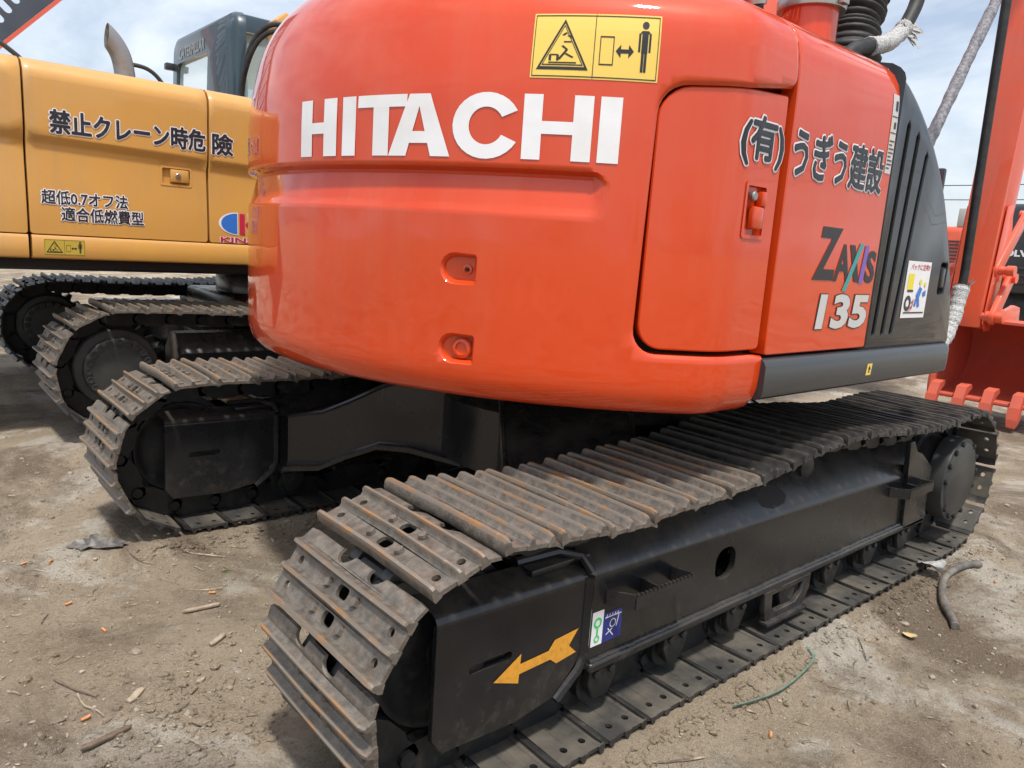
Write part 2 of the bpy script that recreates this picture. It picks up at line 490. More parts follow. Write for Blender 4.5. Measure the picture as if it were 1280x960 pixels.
def flat(mb, VF, mapf, m, h=0.0015, cut=None, cutv=None):
    """lay a flat triangulation on a surface; cut: split every so many metres along u so that it bends with the surface"""
    V, F = VF
    b = bmesh.new()
    vs = [b.verts.new((x, y, 0)) for x, y in V]
    for f in F:
        try: b.faces.new([vs[i] for i in f])
        except ValueError: pass
    if cut:
        a, e = min(v[0] for v in V), max(v[0] for v in V)
        x = a + cut
        while x < e:
            bmesh.ops.bisect_plane(b, geom=b.verts[:] + b.edges[:] + b.faces[:], plane_co=(x, 0, 0), plane_no=(1, 0, 0))
            x += cut
    if cutv:
        a, e = min(v[1] for v in V), max(v[1] for v in V)
        y = a + cutv
        while y < e:
            bmesh.ops.bisect_plane(b, geom=b.verts[:] + b.edges[:] + b.faces[:], plane_co=(0, y, 0), plane_no=(0, 1, 0))
            y += cutv
    b.verts.index_update()
    VV = [mapf(v.co.x, v.co.y, h) for v in b.verts]
    FF = [tuple(v.index for v in f.verts) for f in b.faces]
    b.free()
    mb.mesh(VV, FF, m)

def P2(*polys):
    V, F = [], []
    for p in polys:
        k = len(V); V += list(p); F.append(tuple(range(k, k+len(p))))
    return V, F

def rect(x0, y0, x1, y1): return [(x0, y0), (x1, y0), (x1, y1), (x0, y1)]

def frame2d(outer, inner):
    """strip between two loops of equal length"""
    n = len(outer)
    return [ [outer[i], outer[(i+1) % n], inner[(i+1) % n], inner[i]] for i in range(n) ]

def line2d(a, b, w):
    d = Vector((b[0]-a[0], b[1]-a[1])).normalized()
    n = Vector((-d.y, d.x))*w/2
    return [(a[0]-n.x, a[1]-n.y), (b[0]-n.x, b[1]-n.y), (b[0]+n.x, b[1]+n.y), (a[0]+n.x, a[1]+n.y)]

# ================================================================== the ground
def fbm(x, y, seed=0):
    s = 0.0
    for k, (f, a) in enumerate(((0.35, 1.0), (0.9, 0.5), (2.3, 0.25), (5.1, 0.13))):
        s += a*(sin(x*f*1.7 + 1.3*k + seed + 1.9*sin(y*f*1.1 + k)) * cos(y*f*1.5 - 0.7*k + seed*1.7 + 1.6*sin(x*f*0.9 - k)))
    return s

def hash2(i, j):
    return (sin(i*127.1 + j*311.7)*43758.5453) % 1.0

def vnoise(x, y):
    i, j = math.floor(x), math.floor(y)
    fx, fy = x-i, y-j
    fx, fy = fx*fx*(3-2*fx), fy*fy*(3-2*fy)
    return (hash2(i, j)*(1-fx) + hash2(i+1, j)*fx)*(1-fy) + (hash2(i, j+1)*(1-fx) + hash2(i+1, j+1)*fx)*fy

def ground_z(x, y):
    """small lumps, kept just under the crawler shoes"""
    h = 0.018*fbm(x, y, 3) + 0.024*(vnoise(x*5, y*5)-0.5) + 0.012*(vnoise(x*13+7, y*13)-0.5) + 0.007*(vnoise(x*34, y*34+3)-0.5)
    def band(a, b, f):     # 1 inside [a, b]
        return max(0.0, 1 - max(a-y, y-b, 0)/f)
    k = max(band(-0.02, 0.52, 0.12), band(1.96, 2.5, 0.1), band(3.7, 4.3, 0.1), band(5.9, 6.5, 0.1))
    if x < -0.9 or x > 3.6: k *= 0.5
    h = h*(1-0.70*k) + (0.022*k if y < 3 else -0.005*k) - 0.003
    # tyre-like ridge and hollows in front
    h += 0.02*math.exp(-((x+1.0)**2 + (y-0.75)**2)/0.06)*vnoise(x*9, y*9)
    return h

def ground_mat():
    m = bpy.data.materials.new('yard_dirt'); m.use_nodes = True
    n, l = m.node_tree.nodes, m.node_tree.links
    p = n['Principled BSDF']; p.inputs['Roughness'].default_value = 0.92
    p.inputs['Specular IOR Level'].default_value = 0.2
    g = n.new('ShaderNodeNewGeometry')
    def noise(s, d=8, r=0.6, dist=0.0):
        t = n.new('ShaderNodeTexNoise'); t.inputs['Scale'].default_value = s; t.inputs['Detail'].default_value = d
        t.inputs['Roughness'].default_value = r; t.inputs['Distortion'].default_value = dist
        l.new(g.outputs['Position'], t.inputs['Vector']); return t.outputs['Fac']
    def rng(src, a, b):
        r = n.new('ShaderNodeMapRange'); r.inputs[1].default_value = a; r.inputs[2].default_value = b; l.new(src, r.inputs[0]); return r.outputs[0]
    def mix(f, a, b):
        x = n.new('ShaderNodeMix'); x.data_type = 'RGBA'; l.new(f, x.inputs[0])
        for i, v in ((6, a), (7, b)):
            if isinstance(v, tuple): x.inputs[i].default_value = (*v, 1)
            else: l.new(v, x.inputs[i])
        return x.outputs[2]
    c = mix(rng(noise(1.1, 9, 0.62, 0.4), 0.36, 0.66), (0.395, 0.310, 0.215), (0.540, 0.448, 0.340))
    c = mix(rng(noise(1.35, 10, 0.70, 0.5), 0.535, 0.575), c, (0.61, 0.553, 0.468))      # pale dried crust
    c = mix(rng(noise(0.9, 10, 0.7, 0.6), 0.47, 0.58), c, (0.225, 0.168, 0.116))     # damp dark soil
    c = mix(rng(noise(44, 7, 0.78, 0.4), 0.56, 0.70), c, (0.170, 0.130, 0.092))
    c = mix(rng(noise(61, 7, 0.75, 0.6), 0.57, 0.68), c, (0.47, 0.43, 0.36))
    c = mix(rng(noise(150, 4, 0.7), 0.60, 0.70), c, (0.16, 0.124, 0.09))
    c = mix(rng(noise(330, 3, 0.7), 0.57, 0.66), c, (0.60, 0.54, 0.44))
    c = mix(rng(noise(1.9, 6, 0.7, 1.0), 0.685, 0.72), c, (0.16, 0.17, 0.07))       # a little moss
    l.new(c, p.inputs['Base Color'])
    b1 = n.new('ShaderNodeBump'); b1.inputs['Strength'].default_value = 1.0; b1.inputs['Distance'].default_value = 0.05
    l.new(noise(17, 10, 0.72, 0.3), b1.inputs['Height'])
    b2 = n.new('ShaderNodeBump'); b2.inputs['Strength'].default_value = 1.0; b2.inputs['Distance'].default_value = 0.016
    l.new(noise(110, 6, 0.72), b2.inputs['Height']); l.new(b1.outputs[0], b2.inputs['Normal'])
    l.new(b2.outputs[0], p.inputs['Normal'])
    return m
M['dirt'] = ground_mat()

def build_ground():
    def axis(lo, hi, step, far):
        a = list(np.arange(lo, hi+1e-6, step))
        d = step; x = hi; up = []
        while x < far:
            d *= 1.25; x += d; up.append(x)
        d = step; x = lo; dn = []
        while x > -far:
            d *= 1.25; x -= d; dn.append(x)
        return np.array(dn[::-1] + a + up)
    X = axis(-1.6, 4.2, 0.03, 1500); Y = axis(-0.95, 4.2, 0.03, 1500)
    V = [(x, y, ground_z(x, y) if abs(x) < 40 and abs(y) < 40 else -0.01) for y in Y for x in X]
    n = len(X)
    F = [(j*n+i, j*n+i+1, (j+1)*n+i+1, (j+1)*n+i) for j in range(len(Y)-1) for i in range(n-1)]
    me = bpy.data.meshes.new('ground'); me.from_pydata(V, [], F)
    me.materials.append(M['dirt'])
    me.polygons.foreach_set('use_smooth', [True]*len(me.polygons))
    o = bpy.data.objects.new('ground', me); link(o)
    tag(o, kind='structure', label='trampled tan dirt yard with pale dry patches and litter')
build_ground()

# ================================================================== crawler tracks
PITCH = 0.1715
SW = 0.50                      # shoe width
def shoe_mesh(name, m_plate, m_rib, m_in, seed=0):
    """one triple-grouser shoe: x from pin to pin, y across, z outwards (pins at z = 0)"""
    mb = MB()
    zi, zo = 0.054, 0.064
    W = SW
    def flat_(u, v, h): return Vector((u, v, zo + h))
    thick = ((0, 0), (0, -(zo-zi)))
    def plate(x0, x1):
        xm = (x0+x1)/2
        holes = [circle(xm, 0.045, 0.0105, 10), circle(xm, W-0.045, 0.0105, 10),
                 rrect(xm-0.0145, W/2-0.023, xm+0.0145, W/2+0.023, 0.010, 3)]
        out = rect(x0, 0.003, x1, W-0.003)
        V, F = triangulate(out, [h[::-1] for h in holes])
        mb.mesh([flat_(u, v, 0) for u, v in V], F, m_plate)
        mb.mesh([flat_(u, v, zi-zo) for u, v in V], [f[::-1] for f in F], m_in)
        for lp in [out] + [h[::-1] for h in holes]:
            n = len(lp)
            mb.mesh([flat_(u, v, 0) for u, v in lp] + [flat_(u, v, zi-zo) for u, v in lp],
                    [(i, n+i, n+(i+1) % n, (i+1) % n) for i in range(n)], m_plate)
        for y in (W/2-0.062, W/2+0.062):
            mb.lathe([(0.0125, 0.0), (0.0125, 0.004), (0.0105, 0.0115), (0.0, 0.0135)], (xm, y, zo-0.001), (0, 0, 1), m_plate, 6)
    plate(0.019, 0.060)
    plate(0.087, 0.121)
    def rib(pr, zlow):
        # pr: profile (x, z) of the rib, low to low, tapering at both ends
        k = len(pr)
        cut = 0.018
        sec = []
        for y, s in ((0.0, 0.72), (0.004, 0.86), (cut, 1.0), (W/2, 1.0), (W-cut, 1.0), (W-0.004, 0.86), (W, 0.72)):
            sec.append([(x, y, zo + (z-zo)*s if z > zo else z) for x, z in pr])
        V = [p for s in sec for p in s]
        nk = len(sec)
        F = [(i*k+j, i*k+j+1, (i+1)*k+j+1, (i+1)*k+j) for i in range(nk-1) for j in range(k-1)]
        F += [(i*k, (i+1)*k, (i+1)*k+k-1, i*k+k-1) for i in range(nk-1)]
        top = [f for f in F[:(nk-1)*(k-1)] if max(V[i][2] for i in f) > 0.0835]
        mb.mesh(V, top, m_rib)
        mb.mesh(V, [f for f in F[:(nk-1)*(k-1)] if f not in top], m_plate)
        mb.mesh(V, F[(nk-1)*(k-1):], m_in)
        mb.mesh(sec[0], [tuple(range(k))], m_plate); mb.mesh(sec[-1], [tuple(range(k))[::-1]], m_plate)
    rib([(0.000, 0.048), (-0.004, 0.056), (-0.003, 0.076), (0.000, 0.0845), (0.008, 0.0855), (0.011, 0.080), (0.014, 0.069), (0.019, 0.064), (0.019, 0.054)], 0)
    rib([(0.060, 0.054), (0.060, 0.064), (0.065, 0.068), (0.068, 0.080), (0.0705, 0.0855), (0.0765, 0.0855), (0.079, 0.080), (0.082, 0.068), (0.087, 0.064), (0.087, 0.054)], 0)
    rib([(0.121, 0.054), (0.121, 0.064), (0.126, 0.068), (0.129, 0.080), (0.1315, 0.0855), (0.1375, 0.0855), (0.140, 0.080), (0.143, 0.068), (0.147, 0.064), (0.147, 0.054)], 0)
    # curved lip with two notches for the links
    def lipmap(u, v, h):
        t = (u-0.147)/0.036
        return Vector((u, v, 0.064 - 0.017*t*t + h))
    out = [(0.147, 0.003), (0.147, W-0.003), (0.177, W-0.003), (0.180, W-0.03)]
    for yc in (W/2+0.068, W/2-0.068):
        out += [(0.180, yc+0.036)] + [(0.180-0.026*sin(pi*k/8), yc+0.030*cos(pi*k/8)) for k in range(9)] + [(0.180, yc-0.036)]
    out += [(0.180, 0.03), (0.177, 0.003)]
    patch(mb, out, [], lipmap, m_plate, gx=[0.157, 0.167, 0.177], gy=list(np.arange(0.02, W, 0.03)), rim=((0, 0), (0, -0.009)), back=True)
    bmesh.ops.remove_doubles(mb.bm, verts=mb.bm.verts, dist=1e-5)
    bmesh.ops.recalc_face_normals(mb.bm, faces=mb.bm.faces)
    rs = random.Random(seed)
    ph = [rs.uniform(0, 6.3) for _ in range(6)]
    for v in mb.bm.verts:                        # worn and slightly bent, each cast differently
        y = v.co.y/W
        v.co.z += 0.0022*sin(5*y+ph[0]) + 0.0035*(abs(y-0.5)*2)**4*sin(ph[1] + (3 if y > 0.5 else 0))
        if v.co.z > 0.078: v.co.z += 0.0009*sin(23*y+ph[2]+40*v.co.x) - 0.0008*abs(sin(9*y+ph[3]))
        v.co.x += 0.0014*sin(7*y+ph[4]+25*v.co.x)
    me = bpy.data.meshes.new(name); mb.bm.to_mesh(me); mb.bm.free()
    for m in mb.mats: me.materials.append(m)
    me.polygons.foreach_set('use_smooth', [True]*len(me.polygons)); me.set_sharp_from_angle(angle=radians(40))
    return me
SHOES_RUST = [shoe_mesh('track_shoe', 'steel', 'rib', 'shoe_in', k) for k in range(4)]
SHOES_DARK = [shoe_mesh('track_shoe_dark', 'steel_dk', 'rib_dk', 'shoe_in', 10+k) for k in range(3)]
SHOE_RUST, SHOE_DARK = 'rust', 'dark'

def catmull(pts, n=12):
    P = [Vector(p) for p in pts]
    out = []
    for i in range(len(P)-1):
        a, b, c, d = P[max(i-1, 0)], P[i], P[i+1], P[min(i+2, len(P)-1)]
        for k in range(n):
            t = k/n
            out.append(0.5*((2*b) + (c-a)*t + (2*a-5*b+4*c-d)*t*t + (3*b-3*c+d-a)*t**3))
    out.append(P[-1]); return out

def track_path(ci, ri, cs, rs, top, start, pitch):
    """closed pin line: bottom run towards the idler, round it, top run, round the sprocket"""
    pts = []
    zb_i, zb_s = ci[1]-ri, cs[1]-rs
    for k in range(60):
        t = k/60; pts.append((cs[0]+(ci[0]-cs[0])*t, zb_s+(zb_i-zb_s)*t))
    for k in range(40):
        a = radians(-90 - 180*k/40); pts.append((ci[0]+ri*cos(a), ci[1]+ri*sin(a)))
    tp = catmull([Vector((ci[0], ci[1]+ri))] + [Vector(p) for p in top] + [Vector((cs[0], cs[1]+rs))])
    pts += [(p.x, p.y) for p in tp[:-1]]
    for k in range(40):
        a = radians(90 - 180*k/40); pts.append((cs[0]+rs*cos(a), cs[1]+rs*sin(a)))
    A = np.array(pts + [pts[0]])
    d = np.concatenate([[0], np.cumsum(np.hypot(*np.diff(A, axis=0).T))])
    L = d[-1]; N = int(round(L/pitch)); p = L/N
    s0 = start                                     # distance of the first pin along the bottom run
    s = (s0 + np.arange(N)*p) % L
    return list(zip(np.interp(s, d, A[:, 0]), np.interp(s, d, A[:, 1])))

def link_geo(mb, a, b, y0, scale, m):
    """two chain link plates with their pin bosses between pins a and b"""
    a, b = Vector((a[0], 0, a[1])), Vector((b[0], 0, b[1]))
    t = (b-a).normalized(); n = Vector((-t.z, 0, t.x)); L = (b-a).length
    for k, yc in enumerate((-0.068, 0.068)):
        yy = y0 + yc*scale
        w = 0.017*scale
        prof = [(-0.032, 0.0), (-0.024, -0.028), (0.0, -0.036), (0.03, -0.034), (0.05, -0.044), (L-0.05, -0.044), (L-0.02, -0.034), (L+0.005, -0.024),
                (L+0.01, 0.02), (L-0.02, 0.050), (0.03, 0.054), (-0.018, 0.030)]
        mb.prism([(p[0], p[1]) for p in prof], a + Vector((0, yy, 0)), t, n, Vector((0, 1, 0)), -w, w, m)
    mb.lathe([(0.021*scale, -0.098*scale), (0.021*scale, 0.098*scale)], a + Vector((0, y0, 0)), (0, 1, 0), m, 10)
    mb.lathe([(0.032*scale, -0.046*scale), (0.032*scale, 0.046*scale)], a + Vector((0, y0, 0)), (0, 1, 0), m, 10)

def make_track(parent, pins, y0, scale_w, mesh_fun, shoe_scale=1.0, jitter=0.0, name='track_chain'):
    mb = MB()
    N = len(pins)
    yc = y0 + SW*scale_w/2
    for i in range(N):
        link_geo(mb, pins[i], pins[(i+1) % N], yc, shoe_scale, 'chain')
    ch = mb.build(name, parent, smooth=30)
    for i in range(N):
        a, b = pins[i], pins[(i+1) % N]
        th = atan2(b[1]-a[1], b[0]-a[0]) + random.uniform(-jitter, jitter)
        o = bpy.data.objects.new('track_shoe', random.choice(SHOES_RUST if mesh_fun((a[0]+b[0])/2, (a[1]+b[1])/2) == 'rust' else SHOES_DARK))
        x = Vector((cos(th), 0, sin(th))); z = Vector((-sin(th), 0, cos(th)))
        o.matrix_local = Matrix(((x.x, 0, z.x, a[0]), (0, 1, 0, y0 + random.uniform(-1, 1)*jitter*0.15), (x.z, 0, z.z, a[1]), (0, 0, 0, 1))) @ Matrix.Diagonal((shoe_scale, scale_w, shoe_scale, 1))
        link(o, ch)
    return ch

orange = empty('excavator', (1.09, 1.24, 0))
tag(orange, 'big glossy orange excavator with white lettering filling the middle of the picture', 'excavator')

# ------------------------------------------------------------------ undercarriage of the orange excavator
IC, IR = (-0.352, 0.352), 0.257
SCN, SR = (2.505, 0.360), 0.265
TOP_R = [(-0.20, 0.594), (-0.05, 0.582), (0.09, 0.576), (0.25, 0.581), (0.41, 0.589), (0.60, 0.594), (0.77, 0.607), (0.93, 0.633), (1.10, 0.652), (1.29, 0.661),
         (1.45, 0.650), (1.61, 0.637), (1.80, 0.620), (2.00, 0.607), (2.16, 0.612), (2.31, 0.619)]
TOP_L = [(-0.10, 0.600), (0.3, 0.592), (0.7, 0.606), (1.10, 0.640), (1.29, 0.650), (1.6, 0.632), (2.0, 0.606), (2.31, 0.618)]
pins_r = track_path(IC, IR, SCN, SR, TOP_R, SCN[0]-14*PITCH-0.0345, PITCH)
pins_l = track_path(IC, IR, SCN, SR, TOP_L, SCN[0]-14*PITCH+0.06, PITCH)
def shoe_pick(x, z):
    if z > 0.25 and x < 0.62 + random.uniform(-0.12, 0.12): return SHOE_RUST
    return SHOE_DARK  # on the top run the dark shoes also paint in the body's shadow
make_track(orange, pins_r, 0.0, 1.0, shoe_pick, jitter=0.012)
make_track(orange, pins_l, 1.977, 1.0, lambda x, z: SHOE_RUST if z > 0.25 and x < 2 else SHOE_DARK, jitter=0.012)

def track_frame(dy, main):
    """welded track frame; side faces at 0.10 and 0.40 from the shoe's outer edge"""
    f = MB()
    ya, yb, yc = dy+0.10, dy+0.40, dy+0.25
    # inverted-V box section along x
    X0, X1 = 0.03, 2.24
    roof_h = 0.125
    def sidemap(face_y, sgn):
        return lambda u, v, h: Vector((u, face_y + sgn*h, v))
    zb, zt = 0.205, 0.452
    hole = rrect(0.618, 0.305, 0.728, 0.412, 0.045, 5)
    out = [(X0, zb), (X1, zb-0.004), (X1, zt-0.022), (X0, zt+0.006)]
    for (fy, sg) in ((ya, -1), (yb, 1)):
        V, F = triangulate(out, [hole[::-1]])
        mp = sidemap(fy, sg)
        f.mesh([mp(u, v, 0) for u, v in V], F, 'black')
        n = len(hole)
        f.mesh([mp(u, v, 0) for u, v in hole] + [mp(u, v, -0.02) for u, v in hole], [(i, n+i, n+(i+1) % n, (i+1) % n) for i in range(n)], 'black')
        # rounded bend into the roof
        rows = []
        for k in range(6):
            a = radians(90*k/5*0.55)
            rows.append([(x, fy + sg*(-0.035*(1-cos(a))), z + 0.035*sin(a)) for x, z in ((X0, zt+0.006), (X1, zt-0.022))])
        y_in = fy - sg*0.035*(1-cos(radians(49.5))); dz = 0.035*sin(radians(49.5))
        rows.append([(x, yc + sg*0.02, z + dz + roof_h) for x, z in ((X0, zt+0.006), (X1, zt-0.022))])
        for r0, r1 in zip(rows[:-1], rows[1:]):
            f.poly([r0[0], r0[1], r1[1], r1[0]], 'black', flip=(sg > 0))
    f.box((X0, dy+0.225, zt+0.12), (X1, dy+0.275, zt+0.150), 'black', 0.008)
    for x in (X0, X1-0.02):                      # end walls
        f.prism([(0.102, zb), (0.398, zb), (0.398, zt-0.02), (0.27, zt+0.125), (0.23, zt+0.125), (0.102, zt-0.02)], (x, dy, 0), (0, 1, 0), (0, 0, 1), (1, 0, 0), 0, 0.018, 'black')
    fr = f.build('track_frame', orange, smooth=35)
    def P(mb, name): return mb.build(name, fr)
    # lower guide rail, both sides
    for y0, y1 in ((ya-0.016, ya+0.02), (yb-0.02, yb+0.016)):
        r = MB(); r.box((0.055, y0, zb-0.016), (2.25, y1, zb+0.014), 'black', 0.010, 3); P(r, 'guide_rail')
    # weld beads along the rails and the end plates
    for yy in (ya-0.003, yb+0.003):
        wb = MB()
        N_ = 220
        wb.tube([(0.06+2.17*k/N_, yy + random.uniform(-0.001, 0.001), zb+0.016 + random.uniform(-0.0015, 0.0015)) for k in range(N_+1)], 0.006, 'black', 6, rfun=lambda t: 0.0055 + 0.0015*abs(sin(t*400)))
        P(wb, 'weld_bead')
    # welded flange behind the idler guard, following its chamfered foot
    for y0, y1 in ((ya-0.014, ya+0.012), (yb-0.012, yb+0.014)):
        w = MB()
        w.tube([(0.035, (y0+y1)/2, 0.475), (0.035, (y0+y1)/2, 0.26), (0.02, (y0+y1)/2, 0.215), (-0.06, (y0+y1)/2, 0.155)], 0.015, 'black', 8)
        P(w, 'weld_flange')
    # idler guard: bent plate open to the front
    g = MB()
    gl, gr = -0.448, 0.028
    th = 0.012
    slot = rrect(-0.352, 0.327, -0.222, 0.349, 0.010, 4)
    for (fy, sg) in ((ya-0.004, -1), (yb+0.004, 1)):
        go = [(gl, 0.197), (gl+0.03, 0.155), (-0.20, 0.146), (-0.065, 0.168), (gr, 0.262), (gr, 0.462), (gl, 0.470)]
        patch(g, go, [slot], sidemap(fy, sg), 'black', rim=((0, 0), (0.003, -0.004), (0.003, -th)), hrim=((0, 0), (-0.004, -0.006), (-0.004, -0.02)), back=True)
        sb = [(u, v) for u, v in slot]
        V, F = triangulate(sb, [])
        g.mesh([sidemap(fy, sg)(u, v, -0.018) for u, v in V], F, 'black')
        rows = []
        for k in range(7):
            a = radians(80*k/6)
            rows.append([(x, fy - sg*0.03*(1-cos(a)), z + 0.03*sin(a)) for x, z in ((gl, 0.470), (gr, 0.462))])
        rows.append([(gl-0.028, fy-sg*0.085, 0.526), (gr, fy-sg*0.085, 0.512)])
        for r0, r1 in zip(rows[:-1], rows[1:]):
            g.poly([r0[0], r0[1], r1[1], r1[0]], 'black', flip=(sg > 0))
    g.box((gr-0.17, dy+0.13, 0.50), (gr+0.04, dy+0.37, 0.520), 'black', 0.006)
    P(g, 'idler_guard')
    # reinforcing rib and lug over the guard
    lug = MB()
    lug.tube([(-0.16, ya+0.075, 0.530), (-0.03, ya+0.06, 0.535), (0.03, ya+0.03, 0.52), (0.038, ya-0.006, 0.485)], 0.013, 'black', 8)
    lug.box((-0.03, dy+0.16, 0.52), (0.10, dy+0.34, 0.56), 'black', 0.015)
    P(lug, 'guard_lug')
    # idler wheel
    w = MB()
    ctr = (IC[0], yc, IC[1])
    w.lathe([(0.0, -0.075), (0.055, -0.075), (0.060, -0.068), (0.150, -0.052), (0.178, -0.058), (0.185, -0.062), (0.196, -0.062), (0.199, -0.055), (0.199, -0.045),
             (0.224, -0.042), (0.224, 0.042), (0.199, 0.045), (0.199, 0.062), (0.185, 0.062), (0.150, 0.052), (0.060, 0.068), (0.0, 0.075)], ctr, (0, 1, 0), 'chain', 44)
    P(w, 'idler_wheel')
    yk = MB()
    for sg in (-1, 1):
        yk.box((-0.42, yc+sg*0.10-0.02, 0.29), (0.02, yc+sg*0.10+0.02, 0.41), 'chain', 0.01)
        yk.lathe([(0.06, -0.03), (0.06, 0.03), (0.045, 0.035), (0.0, 0.035)], (IC[0], yc+sg*0.11, IC[1]), (0, sg, 0), 'chain', 16)
    P(yk, 'idler_yoke')
    # bottom rollers with their brackets
    for k in range(7):
        rx = 0.12 + k*0.325
        r = MB()
        r.lathe([(0.0, -0.135), (0.035, -0.135), (0.04, -0.12), (0.062, -0.118), (0.062, -0.09), (0.082, -0.088), (0.082, -0.070), (0.068, -0.066), (0.068, 0.066), (0.082, 0.070), (0.082, 0.088),
                 (0.062, 0.09), (0.062, 0.118), (0.04, 0.12), (0.0, 0.135)], (rx, yc, 0.130), (0, 1, 0), 'chain', 20)
        for sg in (-1, 1):
            r.prism([(-0.05, 0.205), (0.05, 0.205), (0.055, 0.15), (0.03, 0.10), (-0.03, 0.10), (-0.055, 0.15)], (rx, yc+sg*0.142, 0), (1, 0, 0), (0, 0, 1), (0, sg, 0), -0.012, 0.012, 'chain', 0.004)
            for dx in (-0.03, 0.03):
                r.lathe([(0.012, 0), (0.012, 0.010), (0.0, 0.012)], (rx+dx, yc+sg*0.154, 0.178), (0, sg, 0), 'chain', 6)
        P(r, 'roller')
    # track guide guard near the middle
    for sg in (-1, 1):
        tg = MB()
        patch(tg, [(0.915, 0.192), (1.225, 0.192), (1.225, 0.14), (1.19, 0.085), (1.12, 0.060), (0.98, 0.060), (0.945, 0.075), (0.925, 0.13)], [[(0.965, 0.178), (1.185, 0.178), (1.175, 0.135), (1.135, 0.105), (1.00, 0.105), (0.97, 0.13)]],
              lambda u, v, h, s_=sg: Vector((u, yc + s_*(0.168 + h), v)), 'black', rim=((0, 0), (0.003, -0.004), (0.003, -0.018)), hrim=((0, 0), (0.003, -0.004), (0.003, -0.018)), back=True)
        tg.box((0.93, yc+sg*0.165-0.02, 0.066), (1.20, yc+sg*0.165+0.016, 0.084), 'black', 0.006)
        P(tg, 'chain_guide')
    # carrier roller on top
    c = MB()
    c.lathe([(0.0, -0.085), (0.03, -0.085), (0.045, -0.075), (0.045, 0.075), (0.03, 0.085), (0.0, 0.085)], (1.27, yc, 0.570), (0, 1, 0), 'chain', 18)
    c.box((1.24, yc-0.03, 0.50), (1.30, yc+0.03, 0.57), 'chain', 0.005)
    P(c, 'carrier_roller')
    # shaped end plates carrying the final drive
    for (fy, sg) in ((ya-0.006, -1), (yb+0.006, 1)):
        e = MB()
        pl = [(2.02, 0.20), (2.245, 0.19), (2.262, 0.225), (2.235, 0.27), (2.24, 0.45), (2.10, 0.535), (2.04, 0.545), (2.00, 0.60), (1.96, 0.60), (1.98, 0.46)]
        e.prism(pl, (0, fy, 0), (1, 0, 0), (0, 0, 1), (0, sg, 0), -0.012, 0.010, 'black', 0.004)
        P(e, 'drive_bracket')
    # final drive drum with bolted cap, and the sprocket behind it
    d = MB()
    cx, cz = SCN
    sd = -1 if main else -1
    y_cap = dy + 0.040 if main else dy + 0.09
    d.lathe([(0.0, 0.0), (0.165, 0.0), (0.172, -0.003), (0.178, -0.009), (0.197, -0.012), (0.199, -0.02), (0.199, -0.085), (0.192, -0.09), (0.178, -0.092), (0.178, -0.16), (0.21, -0.165), (0.21, -0.19), (0.0, -0.19)],
            (cx, y_cap, cz), (0, -1, 0), 'drive', 56)
    dr = P(d, 'final_drive')
    sp = MB()
    teeth = []
    for k in range(21):
        for da, rr in ((-0.30, 0.218), (-0.14, 0.262), (0.14, 0.262), (0.30, 0.218)):
            a = 2*pi*(k+da)/21; teeth.append((rr*cos(a), rr*sin(a)))
    sp.prism(teeth, (cx, yc, cz), (1, 0, 0), (0, 0, 1), (0, 1, 0), -0.025, 0.025, 'chain', 0.003)
    P(sp, 'sprocket')
    for k in range(15):
        a = 2*pi*k/15 + 0.12
        if k % 5 == 3: continue
        bm_ = MB()
        bm_.lathe([(0.0125, -0.001), (0.0125, 0.008), (0.008, 0.010), (0.0, 0.010)], (cx+0.181*cos(a), y_cap+0.007, cz+0.181*sin(a)), (0, -1, 0), 'chain', 8)
        bm_.build('cap_bolt', fr)

    return fr

frame_r = track_frame(0.0, True)
frame_l = track_frame(1.977, False)

# steps on the outer face of the right frame: bent strap with a serrated upper edge
def step(x0, x1, z, parent):
    s = MB()
    y_out, y_in = 0.036, 0.10
    t = 0.008
    hgt = 0.042
    def strap(a, b, serr):
        a, b = Vector(a), Vector(b)
        L = (b-a).length; d = (b-a)/L; nrm = Vector((d.y, -d.x, 0))
        pts = [(0, 0)]
        pts += [(L, 0)]
        top = []
        n = int(L/0.016) if serr else 1
        if serr:
            for k in range(n):
                top += [(L-(k+0.0)*L/n, hgt-0.010), (L-(k+0.25)*L/n, hgt), (L-(k+0.6)*L/n, hgt), (L-(k+0.85)*L/n, hgt-0.010)]
        top += [(0, hgt - (0.010 if serr else 0))]
        if not serr: top = [(L, hgt), (0, hgt)]
        s.prism(pts + top, a, d, (0, 0, 1), nrm, -t/2, t/2, 'black')
    strap((x0, y_out, z), (x1, y_out, z), True)
    strap((x0-0.045, y_in, z), (x0, y_out, z), False)
    strap((x1, y_out, z), (x1-0.02, y_in, z), False)
    strap(((x0*0.62+x1*0.38), y_in, z), ((x0*0.62+x1*0.38), y_out, z), False)
    return s.build('step', parent, smooth=30)
step(0.155, 0.410, 0.374, frame_r)
step(1.90, 2.14, 0.372, frame_r)

# arrow, slot print and small maker's stickers on the right frame
fside = lambda u, v, h: Vector((u, 0.096 - h, v))
fsd2 = lambda u, v, h: Vector((u, 0.100 - h, v))
a_ = MB()
AX = lambda u, v: (-0.277 + u*0.282, 0.288 + v*0.064 + (u*0.012))
arrow = [(0, -0.08), (0.30, 0.62), (0.295, 0.20), (0.63, 0.20), (0.70, 0.56), (1.0, 0.62), (0.89, 0.02), (0.99, -0.42), (0.74, -0.52), (0.66, -0.22), (0.29, -0.22), (0.285, -0.60)]
V, F = triangulate([AX(*p) for p in arrow][::-1], [])
flat(a_, (V, F), fside, 'arrow_y', 0.0018)
a_.build('arrow_mark', frame_r, smooth=0)
st = MB()
flat(st, P2(rect(0.062, 0.262, 0.106, 0.362)), fsd2, 'white', 0.0012)
flat(st, P2(rect(0.1063, 0.262, 0.182, 0.348)), fsd2, 'navy', 0.0012)
